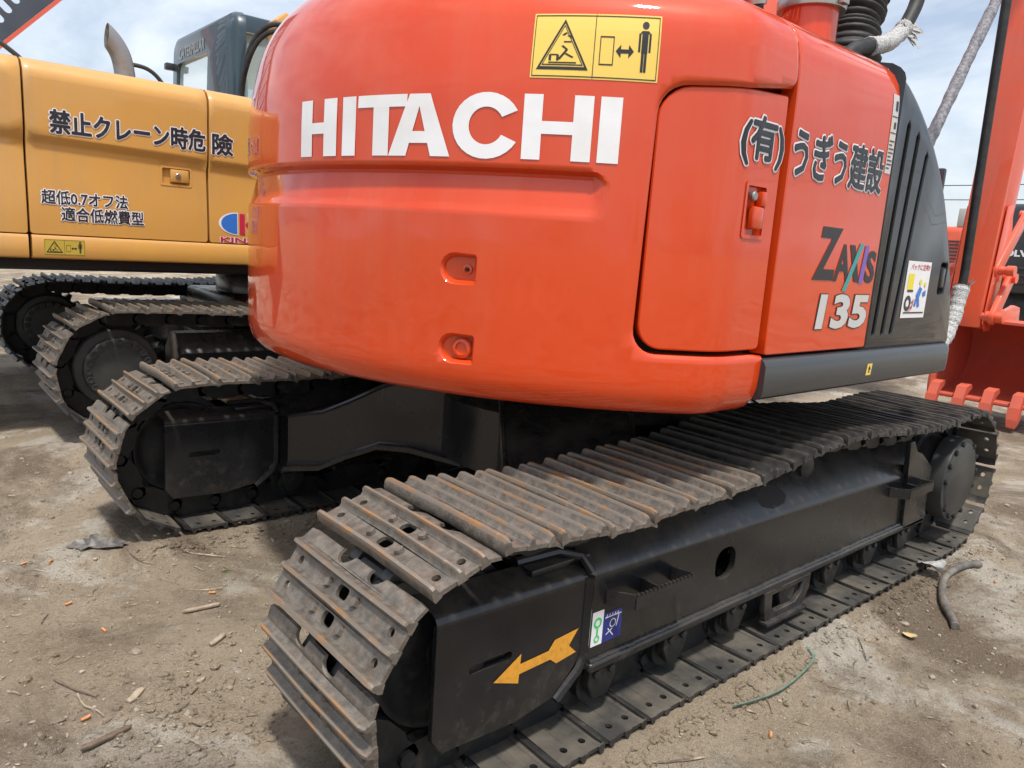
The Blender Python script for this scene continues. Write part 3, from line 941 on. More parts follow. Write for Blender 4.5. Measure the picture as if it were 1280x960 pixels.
ring = lambda cx, cy, r, w, n=14, ry=1.0: frame2d([(cx+r*cos(2*pi*k/n), cy+ry*r*sin(2*pi*k/n)) for k in range(n)], [(cx+(r-w)*cos(2*pi*k/n), cy+ry*(r-w)*sin(2*pi*k/n)) for k in range(n)])
flat(st, P2(*ring(0.084, 0.328, 0.016, 0.007), line2d((0.084, 0.311), (0.084, 0.292), 0.007), *ring(0.084, 0.281, 0.011, 0.005)), fsd2, 'green', 0.002)
flat(st, P2(*ring(0.145, 0.312, 0.013, 0.003), line2d((0.112, 0.334), (0.178, 0.334), 0.003), line2d((0.120, 0.283), (0.145, 0.296), 0.003), line2d((0.126, 0.30), (0.150, 0.274), 0.003),
           *[line2d((0.118+0.011*k, 0.336), (0.121+0.011*k, 0.342), 0.003) for k in range(5)], line2d((0.168, 0.332), (0.160, 0.298), 0.003)), fsd2, 'white', 0.002)
st.build('maker_sticker', frame_r, smooth=0)
s2 = MB()
flat(s2, P2(rect(2.12, 0.295, 2.165, 0.345)), fsd2, 'navy', 0.0012)
flat(s2, P2(*ring(2.142, 0.32, 0.012, 0.003), line2d((2.125, 0.333), (2.16, 0.333), 0.003)), fsd2, 'white', 0.002)
s2.build('maker_sticker', frame_r, smooth=0)
# hole in the roof of the frame: black sheet on the slope paints the shade inside it
hb = MB()
nrm_roof = Vector((0, -0.125-0.0, 0)).normalized()
ra, rb = Vector((0, 0.112, 0.470)), Vector((0, 0.230, 0.592))
rd = (rb-ra).normalized(); rn = Vector((0, -rd.z, rd.y))
rmap = lambda u, v, h: Vector((u, 0, 0)) + ra + rd*v + rn*h
hb_o = [(0.905, 0.03), (0.965, 0.012), (1.04, 0.020), (1.075, 0.045), (1.06, 0.078), (1.0, 0.100), (0.925, 0.088), (0.90, 0.06)]
patch(hb, hb_o, [], rmap, 'shadowgap', rim=((0, 0.0), (0, -0.004)))
for v_ in hb.bm.verts: v_.co += rn*0.003
hb.build('painted_opening', frame_r, smooth=0)

# ---- centre frame with its four legs, travel motor hoses and the slewing ring
cf = MB()
cf.lathe([(0.0, 0.36), (0.50, 0.36), (0.62, 0.40), (0.62, 0.66), (0.56, 0.70)], (1.09, 1.24, 0), (0, 0, 1), 'black', 40)
cf.box((0.66, 0.90, 0.34), (1.52, 1.58, 0.50), 'black', 0.03)
for k_ in range(24):
    a_k = 2*pi*k_/24
    cf.lathe([(0.016, 0.0), (0.016, 0.02), (0.0, 0.022)], (1.09+0.535*cos(a_k), 1.24+0.535*sin(a_k), 0.742), (0, 0, 1), 'black', 6)
cf.lathe([(0.56, 0.68), (0.56, 0.74), (0.50, 0.76), (0.50, 0.80), (0.0, 0.80)], (1.09, 1.24, 0), (0, 0, 1), 'black', 40)
body = cf.build('centre_frame', orange)
for sx, sy in ((-1, -1), (-1, 1), (1, -1), (1, 1)):
    lg = MB()
    p0 = Vector((1.09+sx*0.34, 1.24+sy*0.26, 0)); p1 = Vector((1.09+sx*0.80, 1.24+sy*0.83, 0))
    d = (p1-p0).normalized(); n = Vector((-d.y, d.x, 0)); L = (p1-p0).length
    secs = [(0.0, 0.24, 0.38, 0.72), (L*0.32, 0.24, 0.415, 0.72), (L*0.52, 0.235, 0.41, 0.665), (L*0.72, 0.225, 0.345, 0.585), (L*0.9, 0.215, 0.275, 0.52), (L+0.10, 0.21, 0.25, 0.48)]
    V = []; 
    for t, w, z0, z1 in secs:
        for (a, z) in ((-w, z0), (w, z0), (w, z1), (-w, z1)):
            q = p0 + d*t + n*a; V.append((q.x, q.y, z))
    F = [(0, 1, 2, 3), (20, 23, 22, 21)]
    for i in range(5):
        for k in range(4):
            F.append((i*4+k, (i+1)*4+k, (i+1)*4+(k+1) % 4, i*4+(k+1) % 4))
    lg.mesh(V, F, 'black')
    for s_ in (-1, 1):                          # flange plate under the leg, standing proud
        for (t0, w0, z0, _), (t1, w1, z1, _) in zip(secs[:-1], secs[1:]):
            q = [p0 + d*t0 + n*(s_*(w0+0.05)), p0 + d*t1 + n*(s_*(w1+0.05)), p0 + d*t1 + n*(s_*(w1-0.01)), p0 + d*t0 + n*(s_*(w0-0.01))]
            for dz in (-0.016, 0.004):
                lg.poly([(v.x, v.y, z + dz) for v, z in zip(q, (z0, z1, z1, z0))], 'black')
            lg.poly([(q[0].x, q[0].y, z0-0.016), (q[1].x, q[1].y, z1-0.016), (q[1].x, q[1].y, z1+0.004), (q[0].x, q[0].y, z0+0.004)], 'black')
    for a in (-secs[0][1], secs[0][1]):         # bead along the lower and upper edges
        lg.tube([p0 + d*t + n*(a*w/secs[0][1]) + Vector((0, 0, z0)) for t, w, z0, z1 in secs], 0.012, 'black', 6)
        lg.tube([p0 + d*t + n*(a*w/secs[0][1]) + Vector((0, 0, z1)) for t, w, z0, z1 in secs], 0.010, 'black', 6)
    lg.build('frame_leg', body)

# ================================================================== upper structure of the orange excavator
UX, UY, UR = 1.09, 1.24, 1.41          # slewing centre and tail radius
YS = 0.02                              # flat right side
A_C = math.asin((UY-YS)/UR)
X_C = UX - UR*cos(A_C)
S_C = UR*A_C
FIL = 0.055
def plan_raw(s):
    if s <= S_C:
        a = s/UR
        return Vector((UX-UR*cos(a), UY-UR*sin(a))), Vector((-cos(a), -sin(a)))
    return Vector((X_C+(s-S_C), YS)), Vector((0, -1))
def plan(s):
    """point and outward normal of the body outline at arc length s (0 = dead astern, + = right side)"""
    sg = 1 if s >= 0 else -1
    s = abs(s)
    if S_C-FIL < s < S_C+FIL:
        t = (s-S_C+FIL)/(2*FIL)
        p0, _ = plan_raw(S_C-FIL); p2, _ = plan_raw(S_C+FIL); p1, _ = plan_raw(S_C)
        p = p0*(1-t)**2 + p1*2*t*(1-t) + p2*t*t
        tg = ((p1-p0)*(1-t) + (p2-p1)*t).normalized()
        n = Vector((tg.y, -tg.x))
        if n.dot(p0-Vector((UX, UY))) < 0: n = -n
    else:
        p, n = plan_raw(s)
    if sg < 0:
        p = Vector((p.x, 2*UY-p.y)); n = Vector((n.x, -n.y))
    return p, n

def make_prof(pts):
    c = catmull([Vector(p) for p in pts], 16)
    A = np.array([(p.x, p.y) for p in c])
    L = np.concatenate([[0], np.cumsum(np.hypot(*np.diff(A, axis=0).T))])
    k = np.argmin(np.abs(A[:, 1]-1.2) + 10*(A[:, 0] > 0.001))
    return A, L - L[k] + A[k, 1]
low = [(0.40, 0.873), (0.09, 0.874), (0.050, 0.879), (0.024, 0.893), (0.007, 0.922), (0.0, 0.965), (0.0, 1.05), (0.0, 1.35), (0.0, 1.60)]
PR_D = make_prof(low + [(0.003, 1.70), (0.018, 1.80), (0.050, 1.925), (0.110, 2.026), (0.21, 2.11), (0.376, 2.194), (0.75, 2.27)])
PR_S = make_prof(low + [(0.0, 1.70), (0.002, 1.80), (0.007, 1.86), (0.024, 1.915), (0.080, 1.966), (0.23, 2.037), (0.40, 2.075), (0.78, 2.11)])
def prof(t, b):
    r = []
    for A, L in (PR_D, PR_S):
        d = np.interp(t, L, A[:, 0]); z = np.interp(t, L, A[:, 1])
        d2 = np.interp(t+0.004, L, A[:, 0]); z2 = np.interp(t+0.004, L, A[:, 1])
        d1 = np.interp(t-0.004, L, A[:, 0]); z1 = np.interp(t-0.004, L, A[:, 1])
        r.append((d, z, d2-d1, z2-z1))
    q = [r[0][i]*(1-b) + r[1][i]*b for i in range(4)]
    l = hypot(q[2], q[3]) or 1
    return q[0], q[1], q[3]/l, q[2]/l            # d, z, outward part, upward part of the normal
def smooth(a, b, x):
    t = min(1, max(0, (x-a)/(b-a))); return t*t*(3-2*t)
def S(s, t, h):
    a = abs(s)/UR
    b = smooth(radians(24), radians(58), a)
    d, z, no, nz = prof(t, b)
    p, n = plan(s)
    q = p + n*(-d + h*no)
    return Vector((q.x, q.y, z + h*nz))
G_END = radians(46.2)*UR
def groove(s, t):
    """long pressed-in step under the lettering: sharp upper lip, floor sloping out"""
    if t < 1.375 or t > 1.515: return 0.0
    e = G_END - s
    if e <= 0: return 0.0
    zc, hh = 1.443, 0.054
    w = sqrt(max(0.0, hh*hh - max(0.0, hh-e)**2))        # round end
    top, bot = zc + w, zc - w
    if t >= top: g = max(0.0, 1-(t-top)/0.008)
    elif t <= bot: return 0.0
    else: g = 0.12*smooth(0, 0.10, (t-bot)/(top-bot)) + 0.88*((t-bot)/(top-bot))
    return 0.034*g*smooth(0.0, 0.05, e)
def SG(s, t, h):
    return S(s, t, h - groove(s, t))
def sx(X): return S_C + (X - X_C)

T_TOP = 2.62
# ---- counterweight: the whole tail, notched on the right for the service door
cw = MB()
s0, s1 = -1.72, sx(0.600)
nd = radians(49.7)*UR
out = [(s0, 0.62), (sx(0.52), 0.62), (sx(0.575), 0.85), (sx(0.592), 0.95), (s1-0.004, 1.034)]
# notch for the door, rounded corners
zb_, zt_ = 1.036, 1.776
out += [(sx(0.56), zb_)]
out += [(nd+0.075-0.075*sin(radians(90*k/6)), zb_+0.075-0.075*cos(radians(90*k/6))) for k in range(7)]
out += [(nd+0.004, 1.35)]
out += [(nd+0.010+0.085-0.085*cos(radians(90*k/6)), zt_-0.035-0.085+0.085*sin(radians(90*k/6))) for k in range(7)]
out += [(sx(0.40), zt_-0.025), (sx(0.56), zt_), (s1-0.012, zt_+0.004), (s1, zt_+0.02), (s1, T_TOP), (s0, T_TOP)]
out = densify(out, 0.035)
def dshape(ac, zc, w=0.108, hh=0.086):
    c = ac*UR; r = hh/2
    return [(c-w/2+r + r*cos(radians(90+180*k/8)), zc + r*sin(radians(90+180*k/8))) for k in range(9)] + [(c+w/2-0.006, zc-r+0.002), (c+w/2, zc-r+0.010), (c+w/2, zc+r-0.010), (c+w/2-0.006, zc+r-0.002)]
dims = [dshape(radians(30.4), 1.236), dshape(radians(30.6), 1.018)]
gs = sorted(list(np.arange(s0+0.02, -0.98, 0.032)) + list(np.arange(-0.97, G_END-0.07, 0.016)) + list(np.arange(G_END-0.06, G_END+0.012, 0.009)) + list(np.arange(G_END+0.03, s1, 0.032)))
gt = sorted(set(list(np.arange(0.64, 0.98, 0.022)) + list(np.arange(0.99, 1.37, 0.034)) + [1.378, 1.386, 1.394, 1.404, 1.416, 1.43, 1.444, 1.458, 1.470, 1.480, 1.488, 1.494, 1.499, 1.504, 1.510, 1.518] +
               list(np.arange(1.535, T_TOP, 0.020))))
patch(cw, out, dims, SG, 'orange', gx=gs, gy=gt, rim=((0, 0), (0.003, -0.002), (0.010, -0.009), (0.011, -0.07)), hrim=((0, 0), (0.003, -0.003), (0.010, -0.012), (0.012, -0.032)))
cw_o = cw.build('counterweight', orange, smooth=38)
for i, (ac, zc) in enumerate(((30.4, 1.236), (30.6, 1.018))):
    d_ = MB()
    V, F = triangulate(dshape(radians(ac), zc, 0.104, 0.084), [])
    c = radians(ac)*UR
    d_.mesh([S(u, v, -0.030 + 0.022*max(0, (c-0.01-u)/0.05)) for u, v in V], F, 'orange')
    ax = S(c, zc, 1) - S(c, zc, 0)
    if i == 0:
        d_.lathe([(0.014, 0.0), (0.014, 0.006), (0.008, 0.007), (0.007, 0.003), (0.0, 0.003)], S(c+0.018, zc-0.002, -0.0295), ax, 'orange', 14)
        d_.lathe([(0.006, 0.0), (0.005, 0.004), (0.0, 0.004)], S(c+0.018, zc-0.002, -0.027), ax, 'shadowgap', 8)
    else:
        d_.lathe([(0.030, 0.0), (0.030, 0.012), (0.026, 0.017), (0.018, 0.019), (0.016, 0.013), (0.0, 0.013)], S(c+0.012, zc, -0.030), ax, 'orange', 20)
    d_.build('bolt_recess', cw_o)

# ---- lettering on the tail
def letter_polys():
    L = []
    deg = lambda a: radians(a)*UR
    z0, z1 = 1.527, 1.687
    H = z1-z0
    def H_(a, b, w):
        a, b = deg(a), deg(b); m = (b-a)*w
        zb, zt = z0+H*0.40, z0+H*0.595
        return [rect(a, z0, a+m, zb), rect(a, zb, a+m, zt), rect(a, zt, a+m, z1), rect(b-m, z0, b, zb), rect(b-m, zb, b, zt), rect(b-m, zt, b, z1), rect(a+m, zb, b-m, zt)]
    L += H_(5.75, 12.75, 0.335)
    L += [rect(deg(13.75), z0, deg(15.9), z1)]
    a, b = deg(16.25), deg(23.2); w = (b-a)*0.32; c = (a+b)/2
    L += [rect(c-w/2, z0, c+w/2, z1-H*0.2), rect(a, z1-H*0.2, c-w/2, z1), rect(c-w/2, z1-H*0.2, c+w/2, z1), rect(c+w/2, z1-H*0.2, b, z1)]
    a, b = deg(20.9), deg(28.75); c = (a+b)/2; w = (b-a)*0.30
    tw = (b-a)*0.165
    xl = lambda f: a + (c-tw-a)*f            # outer left edge at height fraction f
    xi = lambda f: a+w + (c-a-w)*min(1, f/0.80)   # inner left edge, meeting at 0.80
    f0, f1 = 0.21, 0.40
    mir = lambda p: [(2*c-x, y) for x, y in p][::-1]
    for f_a, f_b in ((0, f0), (f0, f1), (f1, 0.80)):
        q = [(xl(f_a), z0+H*f_a), (xi(f_a), z0+H*f_a), (xi(f_b), z0+H*f_b), (xl(f_b), z0+H*f_b)]
        L += [q, mir(q)]
    L += [[(xl(0.8), z0+H*0.8), (c, z0+H*0.8), (c, z1), (c-tw, z1)], mir([(xl(0.8), z0+H*0.8), (c, z0+H*0.8), (c, z1), (c-tw, z1)])]
    L += [[(xi(f0), z0+H*f0), (2*c-xi(f0), z0+H*f0), (2*c-xi(f1), z0+H*f1), (xi(f1), z0+H*f1)]]
    a, b = deg(28.95), deg(36.25); c = (a+b)/2+0.004; rx = c-a; rz = H/2+0.003; zc = (z0+z1)/2
    n = 26; a0, a1 = radians(28), radians(332)
    for k in range(n):
        t0, t1 = a0+(a1-a0)*k/n, a0+(a1-a0)*(k+1)/n
        o = lambda t: (c+rx*cos(t), zc+rz*sin(t))
        i_ = lambda t: (c+(rx-0.046)*cos(t)*1.0, zc+(rz-0.036)*sin(t))
        L.append([i_(t0), o(t0), o(t1), i_(t1)])
    L += H_(36.75, 43.95, 0.275)
    L += [rect(deg(44.65), z0, deg(46.85), z1)]
    return L
lt = MB()
flat(lt, P2(*letter_polys()), S, 'white', 0.0022, cut=0.03)
lt.build('lettering', cw_o, smooth=0)

def warning_decal(name, parent, u0, u1, v0, v1, mp, ym, cut=None):
    """yellow plate: hazard triangle on the left, keep-clear man and arrow on the right"""
    d = MB()
    W, H = u1-u0, v1-v0
    Q = lambda p: [(u0+x*W, v0+y*H) for x, y in p]
    flat(d, P2(*[Q(rect(x0, 0, x1, 1)) for x0, x1 in ((0, 0.49), (0.496, 1))]), mp, ym, 0.0014, cut, 0.02)
    ink = []
    asp = W/H
    bw = 0.010
    ink += [Q(rect(0.012, 0.025, 0.988, 0.04)), Q(rect(0.012, 0.96, 0.988, 0.975)), Q(rect(0.012, 0.04, 0.018, 0.96)), Q(rect(0.982, 0.04, 0.988, 0.96)), Q(rect(0.490, 0.04, 0.496, 0.96))]
    tri = lambda s: [(0.25-0.205*s, 0.47-0.34*s), (0.25+0.205*s, 0.47-0.34*s), (0.25, 0.47+0.44*s)]
    ink += [Q(p) for p in frame2d(tri(1.0), tri(0.86))]
    ink += [Q(p) for p in frame2d(tri(0.80), tri(0.75))]
    ink += [Q(line2d(a, b, 0.020)) for a, b in (((0.14, 0.24), (0.36, 0.24)), ((0.15, 0.27), (0.15, 0.36)), ((0.15, 0.36), (0.21, 0.36)), ((0.21, 0.36), (0.21, 0.27)), ((0.22, 0.29), (0.28, 0.44)), ((0.28, 0.44), (0.24, 0.50)),
                                              ((0.27, 0.38), (0.33, 0.32)), ((0.25, 0.56), (0.31, 0.56)), ((0.28, 0.66), (0.32, 0.62)), ((0.24, 0.66), (0.27, 0.70)))]
    ink += [Q(p) for p in frame2d(rect(0.535, 0.22, 0.645, 0.66), rect(0.542, 0.24, 0.638, 0.64))]
    ink += [Q(p) for p in ([(0.66, 0.44), (0.70, 0.54), (0.70, 0.47), (0.76, 0.47), (0.76, 0.54), (0.80, 0.44), (0.76, 0.34), (0.76, 0.41), (0.70, 0.41), (0.70, 0.34)],)]
    # the standing man
    ink += [Q(circle(0.88, 0.845, 0.027, 10, 0.06))]
    ink += [Q(p) for p in ([(0.840, 0.72), (0.920, 0.72), (0.905, 0.76), (0.855, 0.76)], rect(0.856, 0.42, 0.904, 0.72), rect(0.832, 0.44, 0.848, 0.72), rect(0.912, 0.44, 0.928, 0.72), rect(0.858, 0.14, 0.878, 0.42), rect(0.882, 0.14, 0.902, 0.42))]
    flat(d, P2(*ink), mp, 'inkblack', 0.0022, cut, 0.02)
    return d.build(name, parent, smooth=0)
warning_decal('warning_decal', cw_o, radians(37.1)*UR, radians(50.1)*UR, 1.727, 1.886, S, 'decal_y', 0.03)

# ---- service door on the right rear corner
door = MB()
du0, du1, dv0, dv1 = nd+0.026, sx(0.582), 1.064, 1.748
do = [(du1, dv0)] + []
do = rrect(du0, dv0, du1, dv1, (0.062, 0.012, 0.006, 0.075), 6)
do = [(u, v - 0.028*max(0, 1-(u-du0)/(du1-du0))*smooth(1.5, 1.75, v)) for u, v in do]
do = densify(do, 0.035)
DH = lambda u, v, h: S(u, v, h - 0.010)
hx0, hx1, hz0, hz1 = sx(0.435), sx(0.530), 1.372, 1.508
hnd = rrect(hx0, hz0, hx1, hz1, 0.008, 3)
patch(door, do, [hnd], DH, 'orange', gx=list(np.arange(du0+0.02, du1, 0.022)), gy=list(np.arange(dv0+0.02, dv1, 0.04)), rim=((0, 0), (0.004, -0.004), (0.005, -0.045)), hrim=((0, 0), (0, -0.014)))
door_o = door.build('service_door', orange, smooth=38)
hd = MB()
V, F = triangulate(rect(hx0-0.002, hz0-0.002, hx1+0.002, hz1+0.002), [])
hd.mesh([DH(u, v, -0.012) for u, v in V], F, 'orange')
for p in frame2d(rrect(hx0-0.006, hz0-0.006, hx1+0.006, hz1+0.006, 0.010, 3), rrect(hx0+0.004, hz0+0.004, hx1-0.004, hz1-0.004, 0.006, 3)):
    hd.poly([DH(u, v, 0.003) for u, v in p], 'orange')
hd.box((0.465, YS-0.004, 1.392), (0.512, YS+0.018, 1.452), 'orange', 0.006)
hd.box((0.495, YS-0.006, 1.452), (0.515, YS+0.018, 1.492), 'orange', 0.005)
hd.lathe([(0.013, 0.0), (0.013, 0.010), (0.010, 0.013), (0.0, 0.013)], (0.468, YS+0.014, 1.478), (0, -1, 0), 'lockmetal', 16)
hd.build('door_handle', door_o)

# ---- engine side panel and the hood above it
pn = MB()
po = rrect(sx(0.612), 1.046, sx(1.232), T_TOP, 0.006, 2)
po = densify(po, 0.04)
patch(pn, po, [], S, 'orange', gx=list(np.arange(sx(0.62), sx(1.23), 0.06)), gy=list(np.arange(1.08, 1.78, 0.07)) + list(np.arange(1.80, T_TOP, 0.018)), rim=((0, 0), (0.003, -0.003), (0.004, -0.05)))
pn_o = pn.build('side_panel', orange, smooth=38)

# Japanese firm's name, black with a white edge, running over the door and the panel
side = lambda u, v, h: S(sx(u), v, h)
def jp(parent, txt, u0, u1, v0, v1, mp, ink, bold=0.0036, edge=0.0045, h=0.0016, name='lettering', res=2):
    t = MB()
    V, F = fit2d(text2d(txt, 0.0, res), u0, u1, v0, v1)
    k = 0
    for n_, r_, m_, hh in ((12, edge+bold, 'white', h), (8, bold, ink, h+0.0018)):
        for i in range(n_):                        # stroke thickened by copies set round it
            a = 2*pi*i/n_
            flat(t, ([(x+r_*cos(a), y+r_*sin(a)) for x, y in V], F), mp, m_, hh + 0.00008*i)
        if m_ != 'white': flat(t, (V, F), mp, m_, hh + 0.0008)
    return t.build(name, parent, smooth=0)
sideD = lambda u, v, h: S(sx(u), v, h - 0.010)
jp(door_o, '(有)', 0.388, 0.582, 1.556, 1.680, sideD, 'inkgrey', h=0.0020)
jp(pn_o, 'うぎう建設', 0.624, 1.172, 1.548, 1.678, side, 'inkgrey')
# model badge
bd = MB()
z_ = text2d('Z', 0.035); flat(bd, fit2d(z_, 0.815, 0.950, 1.264, 1.424, shear=0.12), side, 'inkblack', 0.0016)
zz = text2d('A', 0.03); flat(bd, fit2d(zz, 0.945, 1.050, 1.262, 1.378), side, 'inkblack', 0.0016)
flat(bd, P2([(1.030, 1.378), (1.064, 1.378), (1.122, 1.262), (1.086, 1.262)]), side, 'inkblack', 0.0016)
flat(bd, P2([(1.012, 1.232), (1.038, 1.232), (1.122, 1.385), (1.096, 1.385)]), side, 'teal', 0.0026)
flat(bd, P2([(1.118, 1.258), (1.146, 1.258), (1.160, 1.380), (1.134, 1.380)]), side, 'purple', 0.0022)
zz = text2d('S', 0.035); flat(bd, fit2d(zz, 1.156, 1.224, 1.260, 1.366), side, 'inkblack', 0.0016)
one = text2d('135', 0.040)
one2 = text2d('135', 0.062)
flat(bd, fit2d(one2, 0.872, 1.205, 1.112, 1.222, ref=one, shear=0.12), side, 'inkgrey', 0.0014)
flat(bd, fit2d(one, 0.872, 1.205, 1.112, 1.222, shear=0.12), side, 'silver', 0.0026)
bd.build('model_badge', pn_o, smooth=0)
pl = MB()
flat(pl, P2(rect(1.186, 1.615, 1.228, 1.86)), side, 'silver', 0.0014, None, 0.02)
flat(pl, P2(*[rect(1.190, 1.63+0.012*k, 1.224 - (0.012 if k % 3 == 0 else 0), 1.634+0.012*k) for k in range(8)], rect(1.206, 1.81, 1.222, 1.84), rect(1.206, 1.755, 1.220, 1.775), rect(1.188, 1.74, 1.226, 1.743), rect(1.188, 1.79, 1.226, 1.793)), side, 'inkgrey', 0.0024, None, 0.02)
pl.build('data_plate', pn_o, smooth=0)

# ---- charcoal louvred cover ahead of the panel; its front edge sweeps down in a curve
cv = MB()
front = [(1.10, 1.945), (1.215, 1.905), (1.32, 1.862), (1.425, 1.805), (1.545, 1.722), (1.685, 1.590), (1.81, 1.415), (1.905, 1.245), (1.945, 1.140), (1.960, 1.046)]
fc = [(p.x, p.y) for p in catmull([Vector(p) for p in front], 4)]
fc = [p for p in fc if p[0] >= 1.238]
co = [(1.240, 1.046)] + fc[::-1] + [(1.240, 1.915)]
YC = YS - 0.002
def CV(u, v, h): return Vector((u, YC - h, v))
slots = []
for ut, ub, zt2 in ((1.315, 1.283, 1.800), (1.398, 1.352, 1.775), (1.490, 1.420, 1.722)):
    w = 0.0155
    slots.append([(ub-w, 1.085), (ub, 1.075), (ub+w, 1.085), (ut+w, zt2-0.02), (ut, zt2), (ut-w, zt2-0.02)])
lat = rrect(1.775, 1.225, 1.845, 1.350, 0.014, 3)
patch(cv, co, slots + [lat], CV, 'cover', gx=(), gy=(), rim=((0, 0), (0.018, -0.006), (0.036, -0.022), (0.052, -0.050), (0.060, -0.09), (0.045, -0.20), (-0.06, -0.32)), hrim=((0, 0), (0.004, -0.004), (0.004, -0.03)))
cv_o = cv.build('louvre_cover', orange, smooth=32)
for s_ in slots:
    b_ = MB()
    V, F = triangulate([(u, v) for u, v in s_], [])
    b_.mesh([CV(u, v, -0.027) for u, v in V], F, 'shadowgap')
    b_.build('louvre_slot', cv_o, smooth=0)
lm = MB()
V, F = triangulate(lat, []); lm.mesh([CV(u, v, -0.026) for u, v in V], F, 'shadowgap')
lm.box((1.790, YC-0.002, 1.250), (1.830, YC+0.022, 1.330), 'cover', 0.006)
lm.build('cover_latch', cv_o)
# backing-alarm sticker with its little picture
sk = MB()
skm = lambda u, v, h: CV(1.478 + u*0.205, 1.140 + v*0.205, h)
flat(sk, P2(rect(0, 0, 1, 1)), skm, 'white', 0.0014)
rt = text2d('バックに注意!!', 0.02)
flat(sk, fit2d(rt, 0.14, 0.95, 0.845, 0.955), skm, 'red', 0.0022)
flat(sk, P2(rect(0.10, 0.50, 0.34, 0.78)), skm, 'brightyellow', 0.0022)
flat(sk, P2(rect(0.12, 0.46, 0.36, 0.498), *ring(0.20, 0.26, 0.14, 0.07, 12), rect(0.08, 0.08, 0.94, 0.105)), skm, 'inkgrey', 0.0026)
flat(sk, P2([(0.30, 0.16), (0.44, 0.26), (0.40, 0.15)], [(0.34, 0.28), (0.46, 0.34), (0.42, 0.25)], [(0.20, 0.12), (0.38, 0.14), (0.30, 0.115)]), skm, 'red', 0.0030)
flat(sk, P2([(0.50, 0.40), (0.62, 0.56), (0.74, 0.52), (0.66, 0.36), (0.72, 0.20), (0.62, 0.19), (0.58, 0.34)], [(0.46, 0.22), (0.54, 0.20), (0.58, 0.33), (0.52, 0.36)], [(0.78, 0.46), (0.90, 0.50), (0.92, 0.40), (0.80, 0.38)]), skm, 'blue', 0.0030)
flat(sk, P2(circle(0.63, 0.64, 0.055, 10), circle(0.84, 0.60, 0.045, 10)), skm, 'brightyellow', 0.0034)
sk.build('safety_sticker', cv_o, smooth=0)

# ---- sill beam along the right side
sl = MB()
sl.prism([(0.022, 0.912), (0.006, 0.922), (0.002, 0.940), (0.002, 1.012), (0.010, 1.026), (0.022, 1.034), (0.60, 1.034), (0.60, 0.912)], (0.594, 0, 0), (0, 1, 0), (0, 0, 1), (1, 0, 0), 0, 1.35, 'sill')
ex = []
for k in range(7):                          # rounded nose in plan
    a = radians(90*k/6)
    ex.append((1.944+0.09*sin(a), 0.002+0.11*(1-cos(a))))
for i in range(6):
    (xa, ya), (xb, yb) = ex[i], ex[i+1]
    pr = [(0.018, 0.912), (0.004, 0.922), (0.0, 0.940), (0.0, 1.012), (0.008, 1.026), (0.018, 1.034)]
    for (o0, z0), (o1, z1) in zip(pr[:-1], pr[1:]):
        sl.poly([(xa, ya+o0, z0), (xb, yb+o0, z0), (xb, yb+o1, z1), (xa, ya+o1, z1)], 'sill')
sl.poly([(x, y+0.018, 1.034) for x, y in ex] + [(2.034, 0.6, 1.034), (1.944, 0.6, 1.034)], 'sill')
sl.poly([(x, y+0.018, 0.912) for x, y in ex] + [(2.034, 0.6, 0.912), (1.944, 0.6, 0.912)], 'sill')
sl_o = sl.build('side_sill', orange, smooth=40)
yd = MB()
ymap = lambda u, v, h: Vector((u, 0.002-h, v))
flat(yd, P2([(1.235, 0.948), (1.272, 0.948), (1.278, 0.988), (1.241, 0.988)]), ymap, 'decal_y', 0.0012)
flat(yd, P2([(1.25, 0.957), (1.262, 0.957), (1.258, 0.966), (1.268, 0.966), (1.258, 0.982), (1.248, 0.970), (1.254, 0.970)]), ymap, 'inkblack', 0.0018)
yd.build('lift_point_decal', sl_o, smooth=0)

# ---- inner hull that closes the house behind its panels, floor plate and hood top
hu = MB()
hull = []
for k in range(41):
    s = -1.70 + 3.40*k/40
    p, n = plan(s); q = p - n*0.085; hull.append((q.x, q.y))
hull += [(1.225, 0.115), (1.225, 2.36)]
hu.prism(hull, (0, 0, 0), (1, 0, 0), (0, 1, 0), (0, 0, 1), 0.885, 1.88, 'shadowgap')
hu.prism([(1.226, 0.885), (1.70, 0.885), (1.69, 1.10), (1.58, 1.34), (1.46, 1.55), (1.33, 1.70), (1.226, 1.79)], (0, 0, 0), (1, 0, 0), (0, 0, 1), (0, 1, 0), 0.13, 2.36, 'shadowgap')
hu.build('engine_bay', orange, smooth=0)
fl = MB()
fl.box((0.42, 0.16, 0.878), (1.88, 2.32, 0.908), 'black', 0.008)
fl.box((0.75, 0.80, 0.80), (2.6, 1.70, 0.876), 'black', 0.01)
fl.box((1.70, 0.62, 0.909), (2.9, 2.34, 1.02), 'black', 0.01)
fl.build('floor_frame', orange)
ht = MB()
ht.box((0.30, 0.70, 2.085), (1.70, 2.30, 2.27), 'orange', 0.05, 3)
ht.box((0.62, 2.30, 1.05), (1.70, 2.46, 2.08), 'orange', 0.05, 3)
ht.build('hood_top', orange)
# fuel tank and deck ahead of the louvred cover
tk = MB()
tk.box((1.95, 0.66, 1.03), (2.85, 1.02, 1.60), 'orange', 0.05, 3)
tk.build('fuel_tank', orange)

